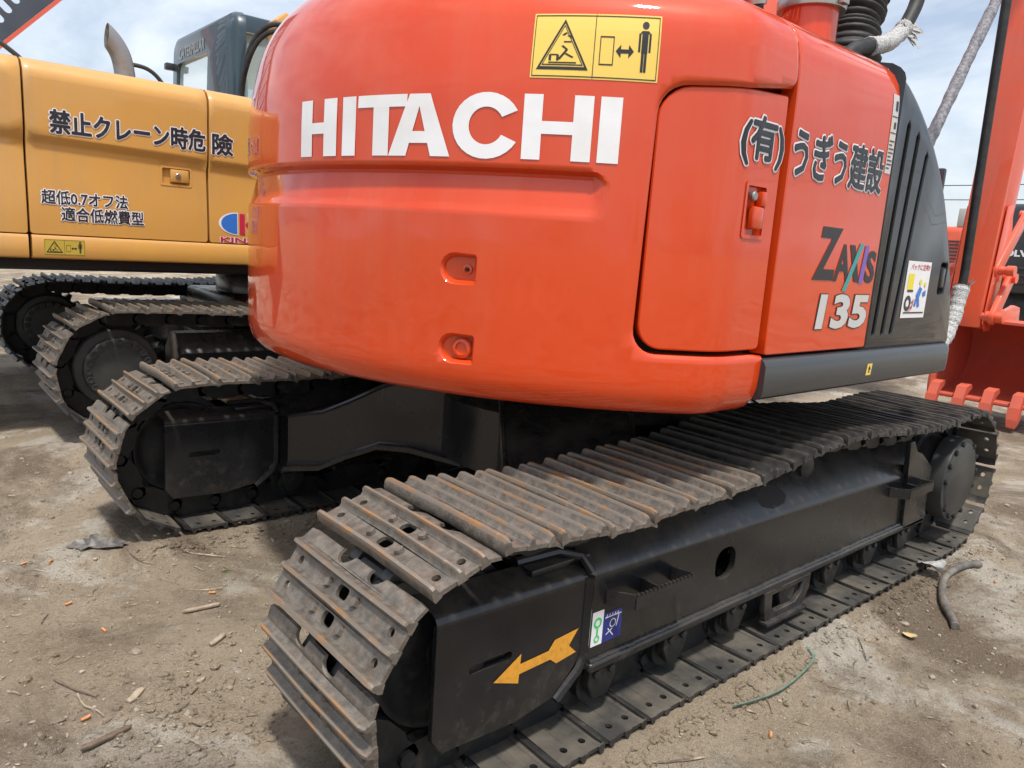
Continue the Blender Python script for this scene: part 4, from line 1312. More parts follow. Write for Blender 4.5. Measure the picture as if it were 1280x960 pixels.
# ---- things on the hood: stack, bellows hose, rails
ep = MB()
exc = Vector((1.270, 0.40, 0))
ep.lathe([(0.095, 1.98), (0.095, 2.205), (0.108, 2.206), (0.112, 2.212), (0.112, 2.226), (0.100, 2.234), (0.097, 2.30), (0.112, 2.33), (0.112, 2.40), (0.05, 2.44), (0.0, 2.44)], (exc.x, exc.y, 0), (0, 0, 1), 'orange', 28)
ep_o = ep.build('intake_stack', orange)
cl = MB(); cl.lathe([(0.0985, 2.182), (0.116, 2.184), (0.118, 2.194), (0.118, 2.216), (0.114, 2.224), (0.0985, 2.226)], (exc.x, exc.y, 0), (0, 0, 1), 'chrome', 28)
cl.box((exc.x-0.03, exc.y-0.135, 2.188), (exc.x+0.01, exc.y-0.115, 2.22), 'chrome', 0.004)
cl.build('clamp', ep_o)
bl = MB()
pts = catmull([Vector(p) for p in ((1.575, 0.40, 1.98), (1.58, 0.40, 2.12), (1.605, 0.41, 2.22), (1.64, 0.42, 2.33), (1.67, 0.43, 2.48), (1.68, 0.44, 2.66))], 40)
bl.tube(pts, 0.13, 'rubber', 22, rfun=lambda t: 0.098 + 0.010*abs(sin(t*pi*23)) + 0.006*sin(t*41+1) + 0.008*sin(t*13) - 0.006*t)
bl.build('bellows_hose', orange)
hs = MB()
for k, (x, y, w) in enumerate(((1.02, 0.44, 0.024), (1.07, 0.50, 0.03), (1.10, 0.58, 0.024))):
    hs.tube(catmull([Vector(p) for p in ((x-0.02, y, 2.10), (x-0.05, y, 2.22), (x-0.10, y+0.02, 2.32), (x-0.12, y+0.10, 2.45))], 8), w, 'rubber' if k != 1 else 'orange', 12)
    hs.lathe([(w+0.010, 0), (w+0.012, 0.03), (w, 0.035)], (x-0.03, y, 2.15), (-0.2, 0, 1), 'chrome', 12)
hs.build('hydraulic_hoses', orange)
def wrap(mb, pts, r, m, turns, n=9):
    """loosely wound plastic net: lumpy sleeve"""
    P = catmull([Vector(p) for p in pts], 30)
    mb.tube(P, r, m, 12, rfun=lambda t: r*(1.0 + 0.025*sin(t*turns*2*pi) + 0.05*sin(t*turns*2.3+1) + 0.03*sin(t*turns*9.1)))
rl = MB()
rl.tube(catmull([Vector(p) for p in ((1.34, 0.30, 2.02), (1.43, 0.30, 2.082), (1.56, 0.30, 2.118), (1.673, 0.30, 2.156), (1.765, 0.30, 2.210), (1.825, 0.30, 2.28), (1.868, 0.30, 2.36), (1.89, 0.30, 2.52))], 10), 0.027, 'rubber', 14)
rl_o = rl.build('hood_handrail', orange)
nw = MB()
wrap(nw, ((1.53, 0.30, 2.110), (1.60, 0.30, 2.131), (1.673, 0.30, 2.156), (1.765, 0.30, 2.210), (1.79, 0.30, 2.235)), 0.033, 'net', 6)
for k in range(26):
    a = random.uniform(0, 6.3); b = Vector((1.785, 0.30, 2.225)); L = random.uniform(0.03, 0.085)
    d = Vector((0.7+0.3*random.random(), -0.3*random.random(), random.uniform(-0.7, 0.5))).normalized(); t = Vector((-d.z, 0.3, d.x)).normalized()*random.uniform(0.008, 0.02)
    o_ = b + Vector((random.uniform(-0.05, 0.02), -0.02, random.uniform(-0.03, 0.02)))
    nw.poly([o_-t, o_+d*L-t*0.4, o_+d*L*0.9+t*0.6, o_+t], 'net')
nw.build('plastic_wrap', rl_o)
# right front grab rail: black sleeve, lower end bound in white net
gr = MB()
GR = ((1.94, 0.052, 1.00), (2.035, 0.05, 1.06), (2.085, 0.05, 1.145), (2.118, 0.05, 1.255), (2.118, 0.05, 1.40), (2.092, 0.05, 1.82), (2.066, 0.05, 2.34), (2.060, 0.05, 2.55), (2.07, 0.06, 2.70), (2.12, 0.10, 2.78), (2.20, 0.16, 2.80))
gr.tube(catmull([Vector(p) for p in GR], 8), 0.0175, 'rubber', 14)
gr_o = gr.build('grab_rail', orange)
gw = MB()
wrap(gw, ((1.965, 0.05, 1.005), (2.035, 0.05, 1.06), (2.085, 0.05, 1.145), (2.118, 0.05, 1.262)), 0.031, 'net', 9)
for k in range(14):
    b = Vector((2.118, 0.03, 1.262)); d = Vector((random.uniform(-0.6, 0.6), -0.4, random.uniform(0.2, 0.9))).normalized(); L = random.uniform(0.03, 0.05)
    t = d.cross(Vector((0, 1, 0.3))).normalized()*0.008
    gw.poly([b-t, b+d*L, b+t], 'net')
gw.build('plastic_wrap', gr_o)
wr = MB()
wrap(wr, ((1.98, 0.66, 1.52), (2.02, 0.46, 1.60), (2.10, 0.31, 1.74), (2.21, 0.30, 1.90), (2.44, 0.30, 2.23), (2.70, 0.30, 2.60), (2.82, 0.32, 2.77), (2.93, 0.50, 2.90), (2.95, 1.07, 2.92)), 0.025, 'wrapgrey', 30)
wr.build('wrapped_strut', orange)
mi = MB()
mi.box((2.995, 0.525, 1.66), (3.03, 0.60, 1.85), 'machine_black', 0.012)
mi.tube(((3.02, 0.58, 1.67), (3.0, 0.66, 1.5), (2.75, 0.8, 1.3), (2.7, 0.85, 1.2)), 0.012, 'machine_black', 8)
mi.build('mirror', orange)

# ---- cab on the far side (out of the picture, behind the tail)
cb = MB()
for (x, y) in ((1.72, 1.56), (1.72, 2.40), (3.05, 1.56), (3.05, 2.40)):
    cb.box((x-0.05, y-0.05, 0.90), (x+0.05, y+0.05, 2.72), 'machine_black', 0.015)
cb.box((1.66, 1.50, 2.70), (3.12, 2.46, 2.80), 'orange', 0.03)
cb.box((1.66, 1.50, 0.88), (3.12, 2.46, 1.65), 'orange', 0.03)
cb_o = cb.build('cab', orange)
gl_ = MB()
for a, b in (((1.765, 1.515, 1.66), (3.0, 1.520, 2.695)), ((1.765, 2.44, 1.66), (3.0, 2.445, 2.695)), ((1.69, 1.61, 1.66), (1.695, 2.35, 2.695)), ((3.08, 1.61, 1.66), (3.085, 2.35, 2.695))):
    gl_.box(a, b, 'glass')
gl_.build('window', cb_o, smooth=0)

# ---- boom, arm and bucket in front
def plate_beam(mb, pts, y0, y1, m, bevel=0.02):
    mb.prism(pts, (0, 0, 0), (1, 0, 0), (0, 0, 1), (0, 1, 0), y0, y1, m, bevel)
AY0, AY1 = 1.175, 1.455          # arm side plates
bo = MB()
plate_beam(bo, [(1.95, 1.25), (2.25, 1.20), (2.75, 2.30), (3.60, 3.85), (4.10, 4.30), (6.35, 4.45), (6.45, 4.70), (6.2, 4.80), (4.0, 4.85), (3.25, 4.40), (2.35, 2.70)], 1.06, 1.38, 'orange_arm', 0.03)
bo.build('boom', orange)
ar = MB()
plate_beam(ar, [(6.00, 0.86), (6.18, 0.84), (6.24, 0.96), (6.50, 3.2), (6.75, 4.9), (6.55, 5.25), (6.25, 4.85), (6.16, 3.4), (5.98, 1.05)], AY0, AY1, 'orange_arm', 0.02)
for sg, y in ((-1, AY0), (1, AY1)):
    plate_beam(ar, [(5.985, 0.90), (6.06, 0.83), (6.19, 0.83), (6.23, 1.0), (6.30, 1.72), (6.22, 1.92), (6.10, 1.90)], y + (sg*0.012 if sg > 0 else -0.022), y + (0.022 if sg > 0 else -0.012), 'orange_arm', 0.006)
ar_o = ar.build('arm', orange)
for x, z, r in ((6.03, 0.96, 0.05), (6.10, 1.36, 0.045)):
    pinm = MB()
    pinm.lathe([(r, -0.30), (r, -0.24), (r*0.8, -0.235), (r*0.8, 0.235), (r, 0.24), (r, 0.30)], (x, (AY0+AY1)/2, z), (0, 1, 0), 'orange_arm', 20)
    pinm.build('pivot_pin', ar_o)
lk = MB()
def linkbar(mb, a, b, ra, rb, y, t, m):
    a, b = Vector(a), Vector(b); d = (b-a).normalized(); n = Vector((-d.y, d.x)); pts = []
    for k in range(9):
        an = pi/2 + pi*k/8; pts.append(a + (d*cos(an) + n*sin(an))*ra)
    for k in range(9):
        an = -pi/2 + pi*k/8; pts.append(b + (d*cos(an) + n*sin(an))*rb)
    mb.prism([(p.x, p.y) for p in pts], (0, y, 0), (1, 0, 0), (0, 0, 1), (0, 1, 0), -t/2, t/2, m, 0.006)
    for c, r in ((a, ra), (b, rb)):
        mb.lathe([(r*0.72, -t/2-0.03), (r*0.72, t/2+0.03)], (c.x, y, c.y), (0, 1, 0), m, 18)
for y in (AY0-0.075, AY1+0.075):
    linkbar(lk, (6.03, 0.96), (6.30, 1.30), 0.070, 0.060, y, 0.04, 'orange_arm')
    linkbar(lk, (6.10, 1.36), (6.60, 1.86), 0.060, 0.060, y + (0.055 if y < 1.3 else -0.055), 0.035, 'orange_arm')
lk.build('bucket_linkage', ar_o)
cyl_ = MB()
cyl_.tube(((6.60, (AY0+AY1)/2, 1.86), (6.74, (AY0+AY1)/2, 2.6)), 0.035, 'chrome', 14)
cyl_.tube(((6.74, (AY0+AY1)/2, 2.5), (6.95, (AY0+AY1)/2, 4.5)), 0.065, 'orange_arm', 16)
cyl_.build('bucket_cylinder', ar_o)
# bucket: curved shell between two side plates, opening towards the machine
BY0, BY1 = 0.52, 1.50
sec = [(6.04, 0.225), (6.25, 0.215), (6.52, 0.235), (6.74, 0.33), (6.86, 0.50), (6.86, 0.70), (6.74, 0.86), (6.50, 0.93), (6.25, 0.93), (6.06, 0.93)]
secC = [(p.x, p.y) for p in catmull([Vector(p) for p in sec], 4)]
bk = MB()
th = 0.022
def shell(pts, y0, y1, m):
    n = len(pts)
    inner = []
    nr = []
    for i in range(n):
        a = Vector(pts[max(i-1, 0)]); b = Vector(pts[min(i+1, n-1)]); d = (b-a).normalized(); nr.append(Vector((-d.y, d.x)))
    inn = [(p[0]+q.x*th, p[1]+q.y*th) for p, q in zip(pts, nr)]
    for i in range(n-1):
        bk.poly([(pts[i][0], y0, pts[i][1]), (pts[i+1][0], y0, pts[i+1][1]), (pts[i+1][0], y1, pts[i+1][1]), (pts[i][0], y1, pts[i][1])], m)
        bk.poly([(inn[i][0], y0, inn[i][1]), (inn[i][0], y1, inn[i][1]), (inn[i+1][0], y1, inn[i+1][1]), (inn[i+1][0], y0, inn[i+1][1])], m)
    for e in (0, n-1):
        bk.poly([(pts[e][0], y0, pts[e][1]), (pts[e][0], y1, pts[e][1]), (inn[e][0], y1, inn[e][1]), (inn[e][0], y0, inn[e][1])], m)
shell(secC, BY0, BY1, 'bucket')
bk_o = bk.build('bucket', orange, recalc=True)
for y in (BY0, BY1):
    sp_ = MB()
    o2 = [(5.98, 0.30)] + [(6.0, 0.22), (6.03, 0.16), (6.08, 0.19)] + secC[1:] + [(6.04, 0.92), (5.99, 0.6)]
    sp_.prism(o2, (0, 0, 0), (1, 0, 0), (0, 0, 1), (0, 1, 0), y-0.014, y+0.014, 'bucket', 0.005)
    sp_.build('side_plate', bk_o)
ed = MB()
ed.box((6.00, BY0+0.015, 0.212), (6.14, BY1-0.015, 0.246), 'bucket', 0.008); ed.build('cutting_edge', bk_o)
for k in range(5):
    y = BY0 + 0.05 + k*(BY1-BY0-0.10)/4
    t_ = MB()
    zt_k = 0.06
    V = []
    for (x, z, hw, hh) in ((6.12, 0.330, 0.042, 0.030), (6.02, 0.300, 0.042, 0.050), (5.970, 0.195, 0.040, 0.048), (5.968, 0.192, 0.048, 0.060), (5.935, 0.105, 0.042, 0.036), (5.920, 0.055, 0.030, 0.010)):
        V += [(x-hh*0.5, y-hw, z+hh*0.6), (x-hh*0.5, y+hw, z+hh*0.6), (x+hh*0.5, y+hw, z-hh*0.6), (x+hh*0.5, y-hw, z-hh*0.6)]
    F = [(0, 1, 2, 3), (20, 23, 22, 21)]
    for i in range(5):
        for q in range(4): F.append((i*4+q, (i+1)*4+q, (i+1)*4+(q+1) % 4, i*4+(q+1) % 4))
    t_.mesh(V, F, 'bucket')
    t_.build('tooth', bk_o, smooth=0)
for y in (AY0-0.06, AY1+0.06):
    er = MB()
    er.prism([(6.02, 0.93), (6.74, 0.90), (6.70, 1.04), (6.55, 1.06), (6.30, 1.00), (6.20, 1.05), (6.05, 1.02)], (0, y, 0), (1, 0, 0), (0, 0, 1), (0, 1, 0), -0.02, 0.02, 'orange_arm', 0.006)
    er.build('bucket_ear', bk_o)

# ================================================================== the yellow excavator to the left
yel = empty('excavator', (1.5, 5.1, 0))
tag(yel, 'yellow excavator with black Japanese lettering parked left of the orange one', 'excavator')
YIC, YIR = (3.30, 0.405), 0.295          # far idler
YSC, YSR = (-0.215, 0.405), 0.30         # near sprocket
YP = 0.190
def ypath(ph):
    # same order as before, the near wheel takes the idler's place
    return track_path(YSC, YSR, YIC, YIR, [(0.1, 0.695), (0.5, 0.684), (1.0, 0.690), (1.6, 0.712), (2.3, 0.690), (2.9, 0.690)], ph, YP)
YT = 3.70
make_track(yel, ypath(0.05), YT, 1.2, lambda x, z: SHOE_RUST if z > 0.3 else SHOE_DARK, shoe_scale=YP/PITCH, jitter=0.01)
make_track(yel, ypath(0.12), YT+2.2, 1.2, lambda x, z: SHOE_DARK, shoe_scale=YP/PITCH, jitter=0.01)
for dy in (YT, YT+2.2):
    f = MB()
    yc = dy+0.30
    f.prism([(0.13, 0.24), (0.47, 0.24), (0.47, 0.48), (0.36, 0.60), (0.24, 0.60), (0.13, 0.48)], (0.15, dy, 0), (0, 1, 0), (0, 0, 1), (1, 0, 0), 0, 2.75, 'black', 0.01)
    fr = f.build('track_frame', yel)
    w = MB()
    w.lathe([(0.0, 0.0), (0.155, 0.0), (0.175, -0.004), (0.19, -0.012), (0.193, -0.02), (0.193, -0.05), (0.232, -0.055), (0.24, -0.065), (0.24, -0.12), (0.0, -0.12)], (YSC[0], dy+0.10, YSC[1]), (0, -1, 0), 'drive', 44)
    for k in range(20):
        a = 2*pi*k/20
        w.lathe([(0.020, 0), (0.020, 0.012), (0.015, 0.013), (0.014, 0.008), (0.0, 0.008)], (YSC[0]+0.168*cos(a), dy+0.101, YSC[1]+0.168*sin(a)), (0, -1, 0), 'drive', 10)
    w.build('final_drive', fr)
    sp = MB()
    teeth = []
    for k in range(21):
        for da, rr in ((-0.30, 0.255), (-0.14, 0.30), (0.14, 0.30), (0.30, 0.255)):
            a = 2*pi*(k+da)/21; teeth.append((rr*cos(a), rr*sin(a)))
    sp.prism(teeth, (YSC[0], yc, YSC[1]), (1, 0, 0), (0, 0, 1), (0, 1, 0), -0.03, 0.03, 'chain', 0.003)
    sp.build('sprocket', fr)
    iw = MB()
    iw.lathe([(0.0, -0.09), (0.06, -0.09), (0.22, -0.07), (0.25, -0.06), (0.25, 0.06), (0.22, 0.07), (0.06, 0.09), (0.0, 0.09)], (YIC[0], yc, YIC[1]), (0, 1, 0), 'chain', 36)
    iw.build('idler_wheel', fr)
    for k in range(7):
        r = MB(); r.lathe([(0.0, -0.15), (0.05, -0.15), (0.095, -0.10), (0.075, -0.07), (0.075, 0.07), (0.095, 0.10), (0.05, 0.15), (0.0, 0.15)], (0.30+k*0.42, yc, 0.155), (0, 1, 0), 'chain', 18)
        r.build('roller', fr)
    for x in (0.95, 2.2):
        r = MB(); r.lathe([(0.0, -0.11), (0.055, -0.11), (0.055, 0.11), (0.0, 0.11)], (x, yc, 0.612), (0, 1, 0), 'chain', 14)
        r.build('carrier_roller', fr)
yc_ = MB()
yc_.box((0.75, 4.55, 0.42), (2.25, 5.65, 0.78), 'black', 0.03)
for x in (0.62, 2.38):
    yc_.box((x-0.20, 4.10, 0.36), (x+0.20, 6.10, 0.56), 'black', 0.03)
yc_.lathe([(0.65, 0.78), (0.65, 0.90), (0.60, 0.98), (0.0, 0.98)], (1.5, 5.1, 0), (0, 0, 1), 'black', 36)
yc_.build('centre_frame', yel)

YB = 3.85
def creasez(u): return 1.737 - 0.037*(u+0.61)/1.21
def ymap_side(u, v, h):
    """right wall of the house: upper half proud of the lower, shoulder rounding into the hood"""
    c = creasez(u)
    y = YB
    z = v
    if v > c: off = 0.0
    elif v > c-0.05: off = 0.028*smooth(0, 1, (c-v)/0.05)
    else: off = 0.028 - 0.020*smooth(0, 1, (c-0.05-v)/0.42)
    if v > 2.02:
        t = v-2.02
        r = 0.115
        a = min(t/r, pi/2)
        z = 2.02 + r*sin(a)
        off += r*(1-cos(a)) + max(0, t-r*pi/2)
    return Vector((u, y + off - h, z))
def ypanel(name, u0, u1, v0, v1, holes=()):
    p = MB()
    o = densify(rrect(u0, v0, u1, v1, 0.012, 3), 0.06)
    gy = sorted(set(list(np.arange(v0+0.03, v1, 0.05)) + [1.66, 1.672, 1.684, 1.696, 1.708, 1.72, 1.732] + ([2.03, 2.05, 2.07, 2.09, 2.11, 2.13, 2.15, 2.17, 2.19] if v1 > 2.1 else [])))
    patch(p, o, list(holes), ymap_side, 'yellow', gx=list(np.arange(u0+0.03, u1, 0.08)), gy=gy, rim=((0, 0), (0.003, -0.003), (0.004, -0.04)), hrim=((0, 0), (0, -0.02)))
    return p.build(name, yel, smooth=40)
hole = rrect(0.066, 1.528, 0.240, 1.634, 0.010, 3)
p1 = ypanel('rear_panel', -1.30, -0.645, 1.195, 2.62)
p2 = ypanel('side_door', -0.628, 0.333, 1.195, 2.62, [hole])
p3 = ypanel('front_panel', 0.352, 1.60, 1.195, 2.62)
hd = MB()
V, F = triangulate(hole, []); hd.mesh([ymap_side(u, v, -0.018) for u, v in V], F, 'yellow')
for p in frame2d(rrect(0.060, 1.522, 0.246, 1.640, 0.012, 3), rrect(0.072, 1.534, 0.234, 1.628, 0.008, 3)):
    hd.poly([ymap_side(u, v, 0.003) for u, v in p], 'yellow')
hd.box((0.118, YB+0.012, 1.545), (0.225, YB+0.040, 1.622), 'yellow', 0.006)
q_ = ymap_side(0.16, 1.585, -0.008)
hd.lathe([(0.016, 0), (0.016, 0.010), (0.012, 0.013), (0.0, 0.013)], (q_.x, YB+0.015, q_.z), (0, -1, 0), 'lockmetal', 14)
hd.build('door_handle', p2)
sl = MB()
sl.prism([(YB+0.012, 1.055), (YB-0.004, 1.062), (YB-0.008, 1.075), (YB-0.008, 1.165), (YB+0.004, 1.186), (YB+0.06, 1.190), (YB+0.06, 1.055)], (-0.628, 0, 0), (0, 1, 0), (0, 0, 1), (1, 0, 0), 0, 2.30, 'yellow')
sl.prism([(YB+0.012, 1.055), (YB-0.004, 1.062), (YB-0.008, 1.075), (YB-0.008, 1.165), (YB+0.004, 1.186), (YB+0.06, 1.190), (YB+0.06, 1.055)], (-1.35, 0, 0), (0, 1, 0), (0, 0, 1), (1, 0, 0), 0, 0.705, 'yellow')
sl_y = sl.build('side_sill', yel)
cwy = MB()
cwy.box((-1.40, YB+0.02, 1.0), (-1.28, 6.55, 2.05), 'yellow', 0.06, 3)
cwy.build('counterweight', yel)
hy = MB()
hy.box((-1.28, YB+0.075, 1.0), (1.60, 5.10, 2.08), 'shadowgap')
hy.box((-1.28, 5.12, 1.0), (0.95, 6.50, 2.00), 'yellow', 0.03)
hy.build('engine_bay', yel, smooth=0)
fy = MB(); fy.box((-1.2, YB+0.10, 0.985), (3.1, 6.45, 1.05), 'black', 0.01)
fy.box((1.62, YB+0.03, 1.06), (2.70, 4.75, 1.75), 'yellow', 0.05, 3)
fy.build('floor_frame', yel)
for k, (x, s_) in enumerate(((-0.05, 0.03), (0.28, 0.02), (-0.35, 0.018), (0.62, 0.03))):
    uf = MB(); uf.lathe([(s_, 0), (s_, 0.05), (s_*0.5, 0.055), (0, 0.055)], (x, YB+0.16, 1.02), (0, -1, 0), 'yellow' if k % 3 else 'pipe', 12)
    uf.box((x-0.05, YB+0.13, 0.985), (x+0.05, YB+0.2, 1.03), 'black'); uf.build('hose_fitting', yel)

ysm = lambda u, v, h: ymap_side(u, v, h)
jp(p2, '禁止クレーン時危', -0.515, 0.320, 1.748, 1.872, ysm, 'inkgrey', bold=0.0040, edge=0.0055, h=0.002)
jp(p3, '險', 0.366, 0.492, 1.742, 1.868, ysm, 'inkgrey', bold=0.0040, edge=0.0055, h=0.002)
jp(p2, '超低0.7オフ法', -0.570, -0.130, 1.362, 1.438, ysm, 'inkgrey', bold=0.0016, edge=0.0050, h=0.002)
jp(p2, '適合低燃費型', -0.476, -0.045, 1.272, 1.350, ysm, 'inkgrey', bold=0.0016, edge=0.0050, h=0.002)
lg = MB()
lc, lz = 0.575, 1.320
def halfdisc(sgn, m, r, h, gap):
    pts = [(lc + sgn*gap, lz-0.066*r)] + []
    arc = [(lc + sgn*(gap + (0.155*r-gap)*cos(radians(a))), lz + 0.066*r*sin(radians(a))) for a in range(-90, 91, 15)]
    flat(lg, P2(arc if sgn > 0 else arc[::-1]), ysm, m, h)
halfdisc(-1, 'white', 1.10, 0.002, 0.045); halfdisc(-1, 'blue', 1.0, 0.003, 0.050)
halfdisc(1, 'white', 1.10, 0.002, 0.02); halfdisc(1, 'blue', 1.0, 0.003, 0.05)
flat(lg, P2([(lc-0.035, lz-0.066), (lc, lz-0.066), (lc, lz+0.066), (lc-0.035, lz+0.066)], [(lc+0.003, lz), (lc+0.06, lz+0.066), (lc+0.10, lz+0.066), (lc+0.035, lz-0.005), (lc+0.10, lz-0.066), (lc+0.055, lz-0.066)]), ysm, 'red', 0.0036)
kt = text2d('KINAX', 0.03); kw = text2d('KINAX', 0.07)
flat(lg, fit2d(kw, 0.415, 0.735, 1.198, 1.232, ref=kt), ysm, 'white', 0.002)
flat(lg, fit2d(kt, 0.415, 0.735, 1.198, 1.232), ysm, 'red', 0.003)
lg.build('dealer_logo', p3, smooth=0)
warning_decal('warning_decal', sl_y, -0.572, -0.368, 1.080, 1.166, lambda u, v, h: Vector((u, YB-0.008-h, v)), 'decal_y2')
# exhaust pipe with a slash-cut mouth, and a rail beside it
ex = MB()
ep_ = catmull([Vector(p) for p in ((0.045, 4.55, 1.90), (0.045, 4.55, 2.17), (0.040, 4.55, 2.26), (0.020, 4.55, 2.35), (-0.020, 4.55, 2.42), (-0.075, 4.55, 2.475), (-0.15, 4.55, 2.52))], 8)
ex.tube(ep_, 0.062, 'pipe', 20, cap=False)
bmesh.ops.bisect_plane(ex.bm, geom=ex.bm.verts[:] + ex.bm.edges[:] + ex.bm.faces[:], plane_co=(-0.055, 4.55, 2.5), plane_no=(-1, 0, 0.10), clear_outer=True)
ex.build('exhaust_pipe', yel)
exi = MB(); exi.tube(ep_, 0.054, 'shadowgap', 20)
bmesh.ops.bisect_plane(exi.bm, geom=exi.bm.verts[:] + exi.bm.edges[:] + exi.bm.faces[:], plane_co=(-0.035, 4.55, 2.5), plane_no=(-1, 0, 0.10), clear_outer=True)
bmesh.ops.holes_fill(exi.bm, edges=exi.bm.edges[:])
exi.build('exhaust_bore', yel)
rr = MB()
rr.tube(catmull([Vector(p) for p in ((0.08, 4.62, 2.32), (0.20, 4.62, 2.31), (0.29, 4.62, 2.24), (0.36, 4.62, 2.10))], 6), 0.014, 'machine_black', 8)
rr.build('hood_rail', yel)
rr = MB()
rr.tube(catmull([Vector(p) for p in ((-0.86, 4.2, 2.10), (-0.74, 4.2, 2.24), (-0.62, 4.2, 2.19), (-0.50, 4.2, 2.08))], 6), 0.014, 'machine_black', 8)
rr.build('hood_rail', yel)
# cab: rear wall with window, right wall with window
c = MB()
X0, X1, Y0, Y1, Z0, Z1 = 1.0, 2.75, 5.24, 6.86, 1.55, 2.99
wr_ = rrect(5.86, 2.08, 6.70, 2.76, 0.06, 5)
cr = rrect(Y0+0.05, Z0, Y1-0.05, Z1-0.03, (0.01, 0.01, 0.10, 0.10), 5)
rearmap = lambda u, v, h: Vector((X0 + 0.07*max(0, (v-2.2))**1.0 * 0.6 - h, u, v))
patch(c, densify(cr, 0.1), [wr_], rearmap, 'cabgrey', rim=((0, 0), (0.03, -0.01), (0.05, -0.04), (0.055, -0.09)), hrim=((0, 0), (-0.004, -0.012), (-0.004, -0.05)))
rw = rrect(1.085, 1.98, 2.62, 2.85, 0.05, 4)
sidc = rrect(X0+0.04, Z0, X1, Z1-0.04, (0.01, 0.01, 0.06, 0.10), 5)
sidemap = lambda u, v, h: Vector((u, Y0 + 0.05*max(0, v-2.3) - h, v))
patch(c, densify(sidc, 0.1), [rw], sidemap, 'cabgrey', rim=((0, 0), (0.03, -0.01), (0.045, -0.05), (0.045, -0.1)), hrim=((0, 0), (-0.004, -0.012), (-0.004, -0.05)))
c.box((X0+0.06, Y0+0.06, Z1-0.10), (X1, Y1-0.06, Z1-0.005), 'cabgrey', 0.03, 3)
c.box((X0+0.10, Y1-0.07, Z0), (X1, Y1-0.02, 2.0), 'cabgrey')
for x in (X1-0.08,):
    for y in (Y0+0.08, Y1-0.08): c.box((x-0.04, y-0.04, Z0), (x+0.04, y+0.04, Z1-0.05), 'cabgrey', 0.01)
c.box((1.08, 5.34, 1.3), (1.12, 6.7, 1.95), 'machine_black')
cab_y = c.build('cab', yel, smooth=40)
g = MB()
V, F = triangulate(wr_, []); g.mesh([rearmap(u, v, -0.03) for u, v in V], F, 'glass'); g.build('window', cab_y, smooth=0)
g = MB()
V, F = triangulate(rw, []); g.mesh([sidemap(u, v, -0.03) for u, v in V], F, 'glass'); g.build('window', cab_y, smooth=0)
g = MB(); g.box((X1-0.02, Y0+0.12, 1.8), (X1-0.014, Y1-0.12, Z1-0.12), 'glass'); g.build('window', cab_y, smooth=0)
st_ = MB()
st_.box((1.55, 5.72, 1.75), (2.05, 6.22, 1.88), 'rubber', 0.05, 3); st_.box((1.42, 5.74, 1.80), (1.56, 6.20, 2.48), 'rubber', 0.06, 3); st_.box((1.44, 5.84, 2.50), (1.54, 6.10, 2.70), 'rubber', 0.04, 3)
st_.build('seat', cab_y)
ct = MB()
tt = text2d('CATERPILLAR', 0.03)
# seen from behind the lettering runs from the left edge of the cab to the right
mirror_map = lambda u, v, h: rearmap(6.70 - u, v, h)
flat(ct, fit2d(tt, 0.06, 0.76, 2.79, 2.89), mirror_map, 'badge', 0.004)
ct.build('lettering', cab_y, smooth=0)
ln = MB(); ln.box((X0-0.05, 6.78, 2.72), (X0+0.05, 6.86, 2.78), 'machine_black', 0.01); ln.lathe([(0.018, 0), (0.018, 0.05), (0, 0.055)], (X0+0.25, Y0+0.35, Z1-0.01), (0, 0, 1), 'machine_black', 10)
ln.build('cab_lamp', cab_y)
# boom root and hoses ahead of the hood
yb = MB()
yb.prism([(1.55, 1.5), (2.05, 1.45), (2.35, 2.5), (3.9, 4.25), (4.1, 4.7), (3.6, 4.75), (1.9, 3.12), (1.62, 2.75)], (0, 0, 0), (1, 0, 0), (0, 0, 1), (0, 1, 0), 4.72, 5.12, 'yellow', 0.03)
yb.prism([(1.20, 2.62), (1.40, 2.62), (1.42, 2.82), (1.37, 2.93), (1.28, 2.96), (1.20, 2.89)], (0, 0, 0), (1, 0, 0), (0, 0, 1), (0, 1, 0), 4.84, 5.02, 'yellow', 0.02)
yb.prism([(1.28, 2.35), (1.70, 2.35), (1.70, 2.70), (1.28, 2.68)], (0, 0, 0), (1, 0, 0), (0, 0, 1), (0, 1, 0), 4.80, 5.06, 'yellow', 0.02)
yb_o = yb.build('boom', yel)
hz = MB()
for k in range(2):
    hz.tube(catmull([Vector(p) for p in ((1.03, 5.10, 2.0), (1.02, 5.08, 2.35), (1.04, 4.98, 2.64-0.05*k), (1.10, 4.90, 2.79-0.05*k), (1.20, 4.82, 2.85-0.05*k), (1.32, 4.78, 2.80-0.05*k), (1.45, 4.78, 2.62-0.05*k))], 8), 0.020, 'rubber', 10)
hz.build('boom_hose', yb_o)
wl_ = MB()
wl_.box((1.62, 3.9, 1.76), (2.68, 4.7, 2.0), 'yellow', 0.04)
wl_.build('tool_box', yel)

